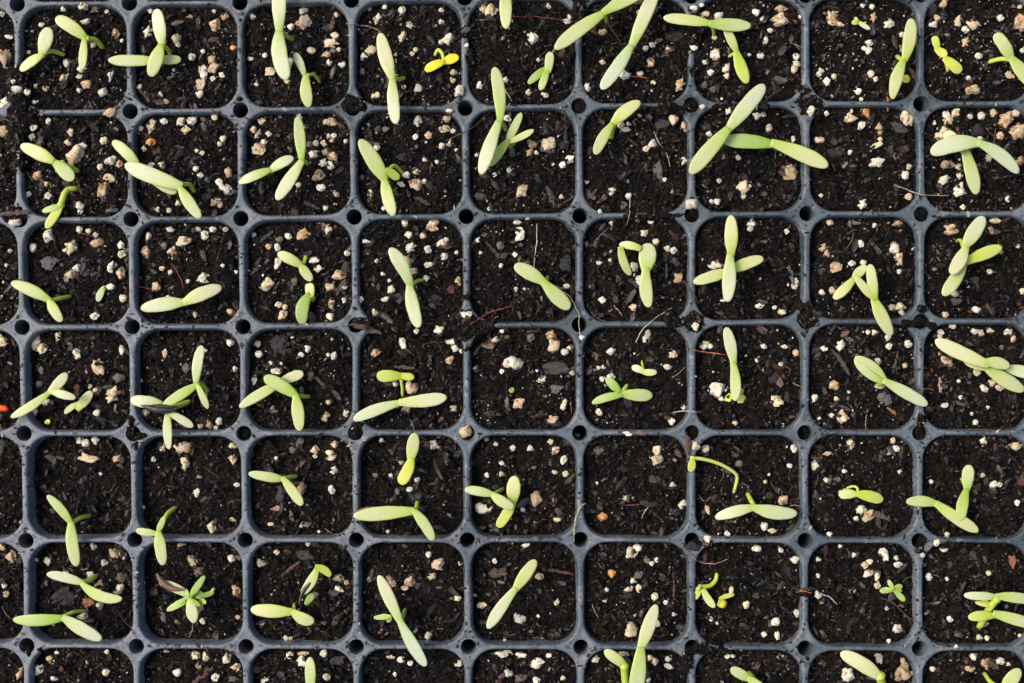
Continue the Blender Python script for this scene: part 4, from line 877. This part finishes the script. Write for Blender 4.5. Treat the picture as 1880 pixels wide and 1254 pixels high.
# (tile, description, height of the leaf node over the rim in mm, colour, leaves, stem)
# leaf: base x, y, tip x, y, width, bow, rise of the tip (mm), colour, part name ; stem: points from the node to the foot, width
def L(*a, b=0, z=0.0, c=None, n='cotyledon', bw=.50, tr=2.7): return (a, b, z, c, n, bw, tr)
S = [
((0,0),'short-stemmed seedling with arching stem',3.5,'g',[L(228,300,268,150,80,c='w'),L(238,300,110,390,58,b=-8)],[240,295,290,282,348,300],26),
((0,0),'seedling with one broad leaf and a bent stem',4,'g',[L(470,210,305,98,76,b=-10),L(465,210,450,385,50,z=-2)],[480,212,530,222,565,262],30),
((0,0),'upright pair of plump oval leaves over a crossed pair',7,'g',[L(893,248,862,48,76,c='w'),L(888,248,828,422,78,c='g')],[896,250,925,272,938,300],24),
((0,0),'flat crosswise pair of leaves reaching over the rib',3.5,'g',[L(860,334,595,332,66,b=0),L(860,330,998,326,54,b=0)],None,0),
((0,0),'seedling slanting down right from the left rib',3.5,'g',[L(298,892,112,802,76,b=-6),L(300,895,402,996,78,b=8)],[340,900,385,925,424,938],34),
((0,0),'spindly bent green seedling with narrow leaves',1,'y',[L(340,1125,252,1258,52,b=0),L(335,1135,232,1165,40,z=-1,c='d')],[335,1130,352,1075,375,1045,412,1040],36),
((0,0),'long seedling slanting over the rib, on top',7,'g',[L(1008,1028,686,905,90,b=4,z=-.5,c='w'),L(990,1030,1106,1202,66,b=-5)],[1000,1015,1045,1018,1068,1050],26),
((0,0),'long seedling lying under the slanting one',3.8,'g',[L(770,935,618,778,64,b=-14),L(790,930,975,1062,70,b=-10)],None,0),
((1,0),'tall upright seedling cut by the top edge',7,'w',[L(128,178,126,-120,80,z=1),L(128,172,172,440,92,b=-26)],[140,175,170,200,202,215],26),
((1,0),'slim seedling with tip touching the rib',4,'g',[L(268,418,212,290,46,b=-4,c='w'),L(275,415,292,592,66,b=-12)],[285,415,320,412,348,448],20),
((1,0),'long narrow vertical seedling crossing the rib',6,'g',[L(752,438,684,180,78,b=8,c='w'),L(752,435,772,684,70,b=-6,c='w')],[762,432,790,436,812,430],24),
((1,0),'small bright yellow seedling with hooked stem',-1,'Y',[L(1035,345,1118,315,56,b=6,bw=.5),L(1040,340,930,392,52,b=-8,bw=.5)],[1038,345,1025,295,1003,275,988,300],22),
((1,0),'long-leaved seedling with one leaf upright',5,'g',[L(252,888,228,640,62,b=-4),L(256,882,112,1102,72,b=0,c='w')],[256,882,275,892,284,905],20),
((1,0),'flat pale seedling crossing the left rib',4,'g',[L(78,940,208,868,60,b=8,c='w'),L(82,935,-95,1008,56,b=-4)],None,0),
((1,0),'seedling with notched broad upper leaf',5,'g',[L(712,998,570,768,86,b=-4,c='g'),L(706,990,758,1190,70,b=-8),L(715,930,790,985,52,b=0,z=-2,c='y',n='true_leaf')],[708,960,760,912,805,950],22),
((1,0),'tall spear-shaped seedling crossing the rib',7,'g',[L(1345,670,1313,368,72,b=-16),L(1340,665,1238,962,76,b=-6,c='w')],[1345,668,1365,690,1378,712],24),
((1,0),'forked seedling behind the spear-shaped one',3,'g',[L(1378,790,1462,620,48,b=0),L(1385,785,1530,715,40,b=-6),L(1390,770,1280,915,56,b=0,c='d')],[1385,785,1400,800,1420,790],26),
((1,0),'single leaf hanging down from the top edge',5,'g',[L(1375,-60,1378,160,70,b=0)],None,0),
((2,0),'long slanting seedling cut by the top edge',8,'g',[L(502,75,235,272,80,b=-10,c='g'),L(498,72,790,-80,78,b=10)],[502,75,515,95,522,120],24),
((2,0),'slanting seedling from the top edge, shade-greyed lower leaf',7,'w',[L(658,255,800,-80,80,b=0),L(658,250,490,492,76,b=6,c='b')],None,0),  # shade on the lower leaf is put into its greyish green colour
((2,0),'small forked green seedling with a reddish stalk end',0,'d',[L(195,370,88,462,44,b=-4),L(200,372,155,498,44,b=0),L(200,400,212,285,52,b=0,c='g',bw=.6,n='true_leaf')],None,0),
((2,0),'flat horizontal seedling under the top rib',5,'g',[L(1090,128,832,98,64,b=-6,c='g'),L(1085,130,1318,142,72,b=0,c='g')],[1095,130,1108,160,1112,188],22),
((2,0),'yellowish seedling hanging below the horizontal one',3,'g',[L(1240,290,1175,145,54,b=0),L(1235,285,1296,460,70,b=-6,c='y')],[1230,290,1215,300,1198,310],20),
((2,0),'seedling bent like a boomerang',4,'g',[L(552,685,708,560,72,b=14,c='g'),L(556,680,458,852,62,b=-10)],[555,690,552,720,545,755],30),
((2,0),'largest pale seedling slanting across the rib',9,'w',[L(1190,712,1392,465,88,b=4),L(1195,708,980,958,88,b=-4,c='g')],None,0),
((2,0),'long seedling reaching right under the largest one',5,'d',[L(1440,795,1165,775,84,b=-8,c='d'),L(1425,785,1742,918,86,b=8,c='g')],None,0),
((3,0),'tiny pale sprout with a green head',-1.5,'w',[L(492,118,562,162,28,bw=.7),L(500,122,460,125,30,c='y',z=0),L(495,118,478,95,20,c='y')],None,0),
((3,0),'upright seedling beside the right rib',5,'g',[L(750,335,788,100,74,b=-10),L(748,328,686,548,72,b=-14,tr=1.4),],[742,330,722,320,712,312],26),
((3,0),'crinkled yellow-green seedling',0,'y',[L(935,270,915,198,46,b=0,bw=.6),L(925,262,988,305,50,b=-6,bw=.6),L(968,318,1064,398,62,b=4,bw=.5,tr=4)],[975,325,985,360,990,385],22),
((3,0),'seedling at the right photo edge with side stalk',4,'g',[L(1340,325,1250,185,76,b=-6,tr=4),L(1335,315,1475,500,78,b=4)],[1325,325,1280,325,1228,338],28),
((3,0),'tiny pale green sprout',-1.8,'w',[L(558,822,632,788,30,bw=.7,b=4)],None,0),
((3,0),'broad dark green arching seedling',7,'d',[L(1165,790,896,848,96,b=-30,z=-1,c='b'),L(1155,785,1380,955,74,b=26,z=-1,c='b')],None,0),
((3,0),'pale seedling under the arching one',2.5,'g',[L(1075,800,1148,1072,78,b=8,c='g'),L(1080,830,975,725,76,c='w')],None,0),
((0,1),'seedling leaning left over the rib',4,'g',[L(275,402,60,302,68,b=-10),L(268,395,340,518,58,b=-4)],[280,400,330,390,385,378],24),
((0,1),'tiny pale sprout beside perlite',-3,'w',[L(572,330,538,408,40,b=-4,bw=.6)],None,0),
((0,1),'wide flat seedling with perlite at its right tip',3,'w',[L(1018,412,775,448,78,b=-6),L(1010,415,1222,328,78,b=10)],None,0),
((0,1),'three-armed seedling with curved upper leaf',4.5,'g',[L(1080,860,1112,648,60,b=12,c='w'),L(1092,862,895,985,58,b=-4,c='d'),L(1085,860,1145,998,40,b=0,c='g')],[1090,860,1120,870,1145,898],24),
((0,1),'seedling carrying a black husk across its leaves',3,'g',[L(895,972,718,945,72,b=0,c='w'),L(925,1010,932,1222,52,b=-6,c='w'),L(925,1015,1065,1098,48,b=4,c='w')],[915,1000,970,985,1032,962],32),
((0,1),'Y-shaped pale seedling over the left rib',3,'g',[L(272,908,58,1045,52,b=10),L(268,910,368,800,58,b=-4,c='w'),L(275,900,418,938,48,b=0,c='w')],[280,900,320,885,350,890],18),
((0,1),'small pale sprout with two folded leaves',-2,'g',[L(435,965,355,1025,34,b=-6),L(425,1005,505,900,56,b=0)],None,0),
((1,1),'small seedling of two oval leaves',0,'g',[L(252,212,118,142,62,b=-6,c='g'),L(246,205,308,292,56,b=-4)],[252,208,265,188,275,162],24),
((1,1),'curled green seedling bent into a hook',-1,'d',[L(298,365,262,535,74,b=-34,c='d',z=-1),L(300,385,292,305,56,b=0,c='g',bw=.6,tr=4)],[300,370,318,385,312,400],22),
((1,1),'long leaning seedling with curly side stalk',5,'g',[L(852,325,735,112,76,b=-14,c='w'),L(845,310,898,552,76,b=-10,c='w')],[855,318,885,295,918,288],22),
((1,1),'thick-leaved seedling with leaf pointing down',5,'g',[L(225,930,42,825,76,b=-10,c='d'),L(218,920,240,1120,70,b=4,c='g')],[230,928,260,930,292,930],24),
((1,1),'pale seedling crossing behind it over the rib',2.5,'w',[L(130,850,262,800,58,b=0,c='w',tr=4),L(150,850,-92,990,60,b=-6,c='g')],None,0),
((1,1),'folded yellow-green leaf lying alone',-1,'y',[L(805,818,665,820,68,b=-6,bw=.5,tr=4),L(790,810,872,822,44,b=-6,bw=.6,tr=3)],[800,840,806,890,806,925],18),
((1,1),'wide pale horizontal seedling across the cell',5,'w',[L(802,963,536,1060,66,b=-12),L(788,962,1052,932,76,b=-8)],[795,965,785,978,778,985],20),
((1,2),'seedling crossing the rib end to end',4,'g',[L(850,30,874,-125,70,b=0),L(858,15,792,158,68,b=10,tr=4,c='y')],None,0),
((2,1),'tiny green bud beside a brown chip',-2.5,'d',[L(-10,895,12,895,30,bw=.9)],None,0),
((2,1),'club-ended seedling slanting down right',4,'g',[L(185,308,12,208,80,b=-8),L(172,298,320,446,84,b=-6)],[185,300,192,285,196,272],20),
((2,1),'looped seedling with rounded head and side arm',4,'g',[L(735,245,752,85,98,b=0,tr=3,bw=.45),L(740,215,756,440,72,b=-14),L(710,118,590,95,46,b=-10,bw=.7,n='true_leaf',z=-1),L(598,105,655,262,48,b=-16,bw=.7,n='true_leaf',z=-3,c='g')],None,0),
((2,1),'tall vertical seedling of a crossed pair',8,'g',[L(1206,160,1206,-70,74,b=0,c='g'),L(1200,145,1186,410,76,b=4,c='w')],None,0),
((2,1),'lower crosswise seedling under the vertical one',4,'g',[L(1200,240,998,302,66,b=0,c='g'),L(1190,240,1386,168,68,b=6)],None,0),
((2,1),'vertical seedling standing on two yellow buds',3,'g',[L(1222,755,1178,548,66,b=-6,c='w'),L(1215,735,1228,955,60,b=14,c='g')],None,0),
((2,1),'pair of round yellow buds at a leaf tip',-2,'y',[L(1218,925,1188,968,62,bw=.9),L(1248,922,1275,962,56,bw=.9),L(1255,920,1268,885,30,c='d')],None,0),
((2,1),'tiny pale curved sprout',-1.5,'w',[L(728,795,658,768,42,b=-4,bw=.7),L(722,795,798,795,40,b=-4,bw=.7)],[725,785,720,765,716,738],14),
((2,1),'low green seedling with four arms',-1,'d',[L(605,915,775,925,72,b=-4,c='g'),L(612,920,440,968,48,b=-14),L(595,905,520,825,52,b=0)],[600,905,618,890,632,872],26),
((3,1),'forked seedling reaching over the rib',6,'g',[L(580,385,682,594,76,b=-6,c='g'),L(592,400,562,200,60,b=4,c='g'),L(585,395,480,268,50,b=0)],None,0),
((3,1),'small seedling tucked behind the forked one',2.5,'g',[L(482,272,360,392,56,b=4),L(470,280,545,210,54,b=4)],None,0),
((3,1),'upright pair of leaves at the upper right',8,'g',[L(1080,110,1190,-62,84,b=0,c='w'),L(1092,105,1005,255,76,b=8,c='w')],[1075,100,1060,70,1042,72],22),
((3,1),'spreading seedling under the upright pair',5,'g',[L(1075,195,1290,108,70,b=4,c='y'),L(1082,195,962,374,74,b=10)],None,0),
((3,1),'seedling with looped double leaf',5,'g',[L(645,838,478,712,48,b=-26,bw=.6),L(640,850,478,718,50,b=22,bw=.6,z=.4),L(635,840,880,978,68,b=2,c='w')],[640,845,620,860,600,868],24),
((3,1),'uppermost of the tangled seedlings at right',7,'g',[L(1220,755,920,618,82,b=6,c='w'),L(1190,740,1330,768,66,b=10)],None,0),
((3,1),'middle one of the tangled seedlings at right',4.5,'g',[L(1215,775,1080,728,60,b=0),L(1195,765,1412,898,80,b=-4)],None,0),
((3,1),'tangled seedling running out of the right edge',3.5,'w',[L(1310,775,1480,815,70,b=4)],None,0),
((0,2),'two-leaved seedling leaning over the lower rib',4,'g',[L(395,382,258,220,52,b=-10),L(392,368,424,612,70,b=-12,c='g')],[395,375,440,345,495,332],24),
((0,2),'slim seedling beside the hole',4,'g',[L(868,430,750,412,44,b=4),L(872,420,898,606,66,b=-2,c='g'),L(868,425,905,335,36,c='d',n='true_leaf')],[880,400,920,325,962,290],26),
((0,2),'wavy two-leaved seedling',2,'g',[L(458,705,256,655,58,b=-8,c='w'),L(452,705,674,788,64,b=-36)],[458,700,500,685,532,662],28),
((0,2),'wide seedling reaching over the left rib',4,'g',[L(350,895,70,905,68,b=10,c='d'),L(345,890,562,1015,78,b=-6,c='w')],[350,888,410,862,482,856],22),
((0,2),'star-shaped seedling carrying a brown husk',2,'d',[L(1050,782,875,700,54,b=-14,c='w'),L(1050,782,918,855,42,b=0),L(1045,790,1068,924,68,b=0,c='w',tr=1.6),L(1045,780,1128,662,38,n='true_leaf'),L(1052,775,1078,712,24,n='true_leaf',tr=1.5),L(1040,772,1018,735,22,n='true_leaf',tr=1.5),L(1060,795,1100,830,26,n='true_leaf',c='y'),L(1020,800,960,812,20,n='true_leaf',tr=1.5,z=-1)],None,0),
((0,2),'small green seedling beside the star-shaped one',1,'d',[L(1090,790,1100,745,50,bw=.8),L(1115,785,1082,880,34,z=-1),L(1095,778,1180,755,30,z=-1),L(1118,790,1130,820,22,n='true_leaf',c='y'),L(1160,760,1178,728,16,n='true_leaf',tr=1.5)],[1100,780,1150,770,1178,740],20),
((1,2),'seedling bent sharply at its middle',3.5,'g',[L(155,132,-42,100,56,b=2),L(145,122,255,276,58,b=0)],[158,128,190,118,218,115],24),
((1,2),'seedling with long leaf to the left rib',4.5,'g',[L(875,305,535,335,80,b=-4,c='g'),L(865,302,975,470,62,b=12,c='g')],[878,305,885,280,890,252],26),
((1,2),'sprawling seedling touching the left rib',3.5,'g',[L(1308,218,1148,188,54,b=-6),L(1298,212,1420,288,62,b=-10)],[1310,212,1335,198,1360,185],22),
((1,2),'upright seedling beside the sprawling one',2,'y',[L(1415,265,1425,112,78,b=0,c='g'),L(1425,240,1330,396,60,b=6,tr=4)],None,0),
((1,2),'wide seedling with short right leaf',1.5,'g',[L(208,862,-30,848,76,b=4,c='g'),L(202,855,322,912,70,b=-22)],[208,855,210,835,212,822],22),
((1,2),'arched yellow-green seedling trailing a dark husk',3,'y',[L(338,618,250,765,56,b=12,c='g',bw=.5),L(325,615,410,668,44,b=16,bw=.7),L(272,822,315,760,40,z=-2,c='d',n='true_leaf')],None,0),
((1,2),'very long narrow seedling across the lower rib',5,'b',[L(798,925,675,660,68,b=0,c='w'),L(790,905,938,1162,70,b=-6,c='b'),L(745,885,648,895,32,z=-3,c='d',n='true_leaf'),L(745,888,722,918,28,z=-3,c='d',n='true_leaf')],[800,905,812,880,822,852],26),
((2,2),'slanting seedling near the left rib',6,'g',[L(10,750,132,575,70,b=2,c='g'),L(22,730,-135,955,66,b=-8,c='w')],None,0),
((1,2),'single blade-like leaf at the bottom edge',4,'g',[L(302,1320,298,1110,62,b=0)],None,0),
((2,2),'tall seedling rising over the lower rib',8,'g',[L(705,1070,795,820,76,b=0,c='w'),L(708,1055,672,1320,88,b=6)],None,0),
((2,2),'side seedling at the foot of the tall one',4,'g',[L(628,1165,508,1075,62,b=-6,c='g'),L(710,1165,705,1320,50,b=0)],[618,1160,622,1220,630,1300],44),
((2,2),'arching pale root-like sprout',2,'g',[L(995,20,985,90,46,b=0,c='y',bw=.6),],[990,15,1060,22,1150,50,1225,95,1240,130,1222,200],21),
((2,2),'wide low seedling near the lower rib',3.5,'g',[L(1342,285,1118,345,64,b=-6,c='w'),L(1325,285,1572,318,78,b=-14,c='w')],[1335,282,1318,250,1300,215],28),
((2,2),'curly tangled pale green sprout',0,'y',[L(1045,720,1003,795,36,b=0,z=-.5),L(1052,735,1118,838,44,b=-10,c='g',bw=.6),L(1135,808,1180,825,48,bw=.8,c='y',tr=3.5),L(1140,792,1225,765,28,c='y',bw=.6,b=4),L(1205,765,1210,722,26,bw=.5,c='w'),L(1150,835,1172,808,24,c='Y',bw=.8),L(1035,722,1015,745,24,c='y')],[1035,725,1090,718,1120,690,1128,660],26),
((2,2),'seedling cut by the bottom edge',4,'g',[L(1310,1235,1203,1175,60,b=-4,c='g'),L(1300,1225,1400,1310,60)],[1312,1240,1330,1225,1310,1200],24),
((3,2),'small flat seedling above a perlite cluster',0,'g',[L(492,215,390,222,56,b=-8,c='g'),L(488,212,635,248,66,b=6,c='y')],[492,212,492,180,460,172,400,198],16),
((3,2),'upright seedling of a V-shaped pair',5,'g',[L(1096,195,1108,52,68,b=0,bw=.5),L(1096,185,1062,360,66,b=-8,bw=.5,c='d')],[1092,185,1080,160,1064,128],18),
((3,2),'slanting seedling crossing the right rib',5,'g',[L(932,268,760,258,62,b=-12,c='g'),L(922,262,1160,420,70,b=-8)],None,0),
((3,2),'tiny star-shaped green seedling',-1,'d',[L(695,740,615,748,36,b=-2),L(690,740,740,718,36),L(692,738,755,802,34),L(695,745,662,685,26),L(705,735,738,748,18,c='y',tr=1.6),L(685,742,640,728,16,tr=1.6),L(690,738,672,712,14,c='y')],None,0),
((3,2),'upper pale seedling leaving the right edge',5,'g',[L(1262,778,1078,770,50,b=0,c='w'),L(1255,775,1470,800,62,b=6,c='g')],[1258,790,1215,850,1172,930],42),
((3,2),'lower tangled seedling leaving the right edge',2.5,'y',[L(1250,885,1102,895,58,b=-6,c='y'),L(1238,870,1470,935,68,b=0,c='g'),L(1225,835,1145,752,28,c='y'),L(1225,832,1140,808,26,c='y')],None,0),
((3,2),'broad pale leaf drooping from the bottom rib',4,'w',[L(620,1225,398,1088,84,b=-16,c='w',tr=3),L(612,1215,548,1140,28,c='d',n='true_leaf')],[615,1215,625,1250,640,1300],50),
((3,2),'seedling in the bottom right corner',4,'g',[L(1290,1300,1390,1178,80,b=4,c='g')],[1240,1262,1215,1235,1195,1205],26),
((0,1),'tiny yellow-green bud near the lower rib',-3,'Y',[L(258,1070,275,1062,26,bw=.9)],None,0),
((3,0),'small yellow crumpled leaf beside the upright seedling',-1.5,'Y',[L(745,435,782,435,46,bw=.9)],None,0),
((3,1),'pale leaf pair cut by the right edge',4,'g',[L(1600,1000,1420,960,0.1)],None,0),
]
S = S[:-1]
items = []
for (c, ds, zn, co, lv, st, sw) in S:
    px, py = cr(c, *(lv[0][0][:2])); sub, ce, row, _ = where(px, min(py, 1250))
    items.append([ds, ('in ' if len(ds.split()) > 8 else 'in the ') + ce + ', ' + row, px, py, 0])
labs = unique_labels(items)
husks = {}
for k, ((c, ds, zn, co, lv, st, sw), lb) in enumerate(zip(S, labs)):
    bx, by = cr(c, *(lv[0][0][:2]))
    if st: fx, fy = cr(c, st[-2], st[-1])
    else:
        bx2, by2 = bx + 3, by + 3; fx, fy = bx2, by2
    foot = surf(fx, fy)
    root = bpy.data.objects.new('seedling', None); COL.objects.link(root); root.location = foot
    tag(root, lb, 'seedling', 'seedlings growing in the tray')
    z0 = zn * .001
    for q, (a, bow, dz, lc, nm, bw, tr) in enumerate(lv):
        x0, y0 = cr(c, a[0], a[1]); x2, y2 = cr(c, a[2], a[3])
        dx, dy = x2 - x0, y2 - y0; ln = math.hypot(dx, dy) or 1
        nx, ny = dy / ln, -dx / ln
        x1 = (x0 + x2) / 2 + nx * bow / 3 * 1.6; y1 = (y0 + y2) / 2 + ny * bow / 3 * 1.6
        rise = (.0010 if ln > 40 else .0003) * rnd.uniform(.3, 1.6)
        zt = z0 + dz * .001 + rnd.uniform(-.0008, .0010)
        zb = z0 + q * .00025
        me = leaf_mesh(P(x0, y0, zb) - foot, P(x1, y1, (zb + zt) / 2 + rise) - foot, P(x2, y2, zt) - foot, a[4] / 3 * U * .97, k * 17 + q, bw, .115, tr)
        me.name = nm
        link(nm, me, M_LF[lc or co], root)
    sc = 'y' if co in 'yY' else 'g'
    wst = (sw or 22) / 3 * U / 2
    p0 = P(*cr(c, *((st[:2]) if st else lv[0][0][:2])), z0 - .0004)
    if st:
        npt = len(st) // 2
        pts = []
        for q in range(npt):
            f_ = q / (npt - 1); pz = z0 - .0006
            x_, y_ = cr(c, st[2 * q], st[2 * q + 1])
            gz = surf(x_, y_).z
            z_ = pz * (1 - f_ ** 1.3) + (gz + .0001) * f_ ** 1.3
            if f_ < 1: z_ = max(z_, gz + wst * 1.1)
            pts.append(P(x_, y_, z_) - foot)
        dn = pts[-1] + Vector((pts[-1].x - pts[-2].x, pts[-1].y - pts[-2].y, 0)) * .15 + Vector((0, 0, -.002))
        pts.append(dn)
    else:
        pts = [p0 - foot, (p0 - foot) * .5 + Vector((.0003, -.0002, 0)), Vector((0, 0, -.002))]
    cs = 'd' if (st and not (co in 'yY')) else sc
    link('stem', stem_mesh(pts, wst, wst * .82, True, .5 if 'root-like' in ds else .22), M_LF['y' if co in 'gwy' else cs] if st else M_LF[sc], root)
    husks[ds] = (root, foot, c, z0)

def husk(key, pl, w_, z, m_, label):
    root, foot, c, z0 = husks[key]
    pts = [P(*cr(c, pl[q], pl[q + 1]), z0 + z * .001) - foot for q in range(0, len(pl), 2)]
    pts = catmull(pts, 6); n_ = len(pts)
    rad = [max(.06, math.sin(math.pi * (k + .3) / (n_ - .4)) ** .8) * w_ / 6 * U for k in range(n_)]
    vs, fs = tube_pts(pts, rad, 8)
    zc = sum(p.z for p in pts) / n_
    vs = [(x, y, zc + (z_ - zc) * .5) for x, y, z_ in vs]
    tag(link('seed_husk', mesh('seed_husk', vs, fs), m_, root), label)
husk('seedling carrying a black husk across its leaves', [775, 978, 850, 1000, 900, 1006, 975, 1005], 44, 2.2, M_HB, 'black seed husk')
husk('seedling carrying a black husk across its leaves', [800, 985, 880, 985, 985, 988], 26, 2.0, M_HB, 'black seed husk edge')
husk('star-shaped seedling carrying a brown husk', [862, 648, 890, 695, 940, 732, 1015, 742], 34, 1.4, M_HR, 'brown seed husk')
husk('arched yellow-green seedling trailing a dark husk', [395, 655, 408, 680, 406, 712], 10, -.5, M_HB, 'dark thread of husk')
husk('arched yellow-green seedling trailing a dark husk', [332, 665, 290, 712, 255, 760, 235, 830], 24, -.2, M_HB, 'dark torn husk')
husk('seedling with long leaf to the left rib', [520, 325, 580, 298, 640, 288, 705, 288], 12, .1, M_HR, 'reddish husk edge')
husk('small forked green seedling with a reddish stalk end', [236, 264, 230, 280, 220, 292], 16, .2, M_HR, 'reddish brown stalk end')

# bright orange-red fragment at the left edge
vs, fs = tube_pts(catmull([P(*cr((0, 1), x, y), .0035) for x, y in ((-60, 980), (-20, 988), (22, 995), (44, 1003))], 6), [.0011] * 12 + [.00105, .00105, .001, .00095, .0008, .0006, .0003], 10)
tag(link('plastic_fragment', mesh('plastic_fragment', vs, fs), M_RED), 'glossy orange-red fragment poking in at the left edge, fourth row', 'fragment')
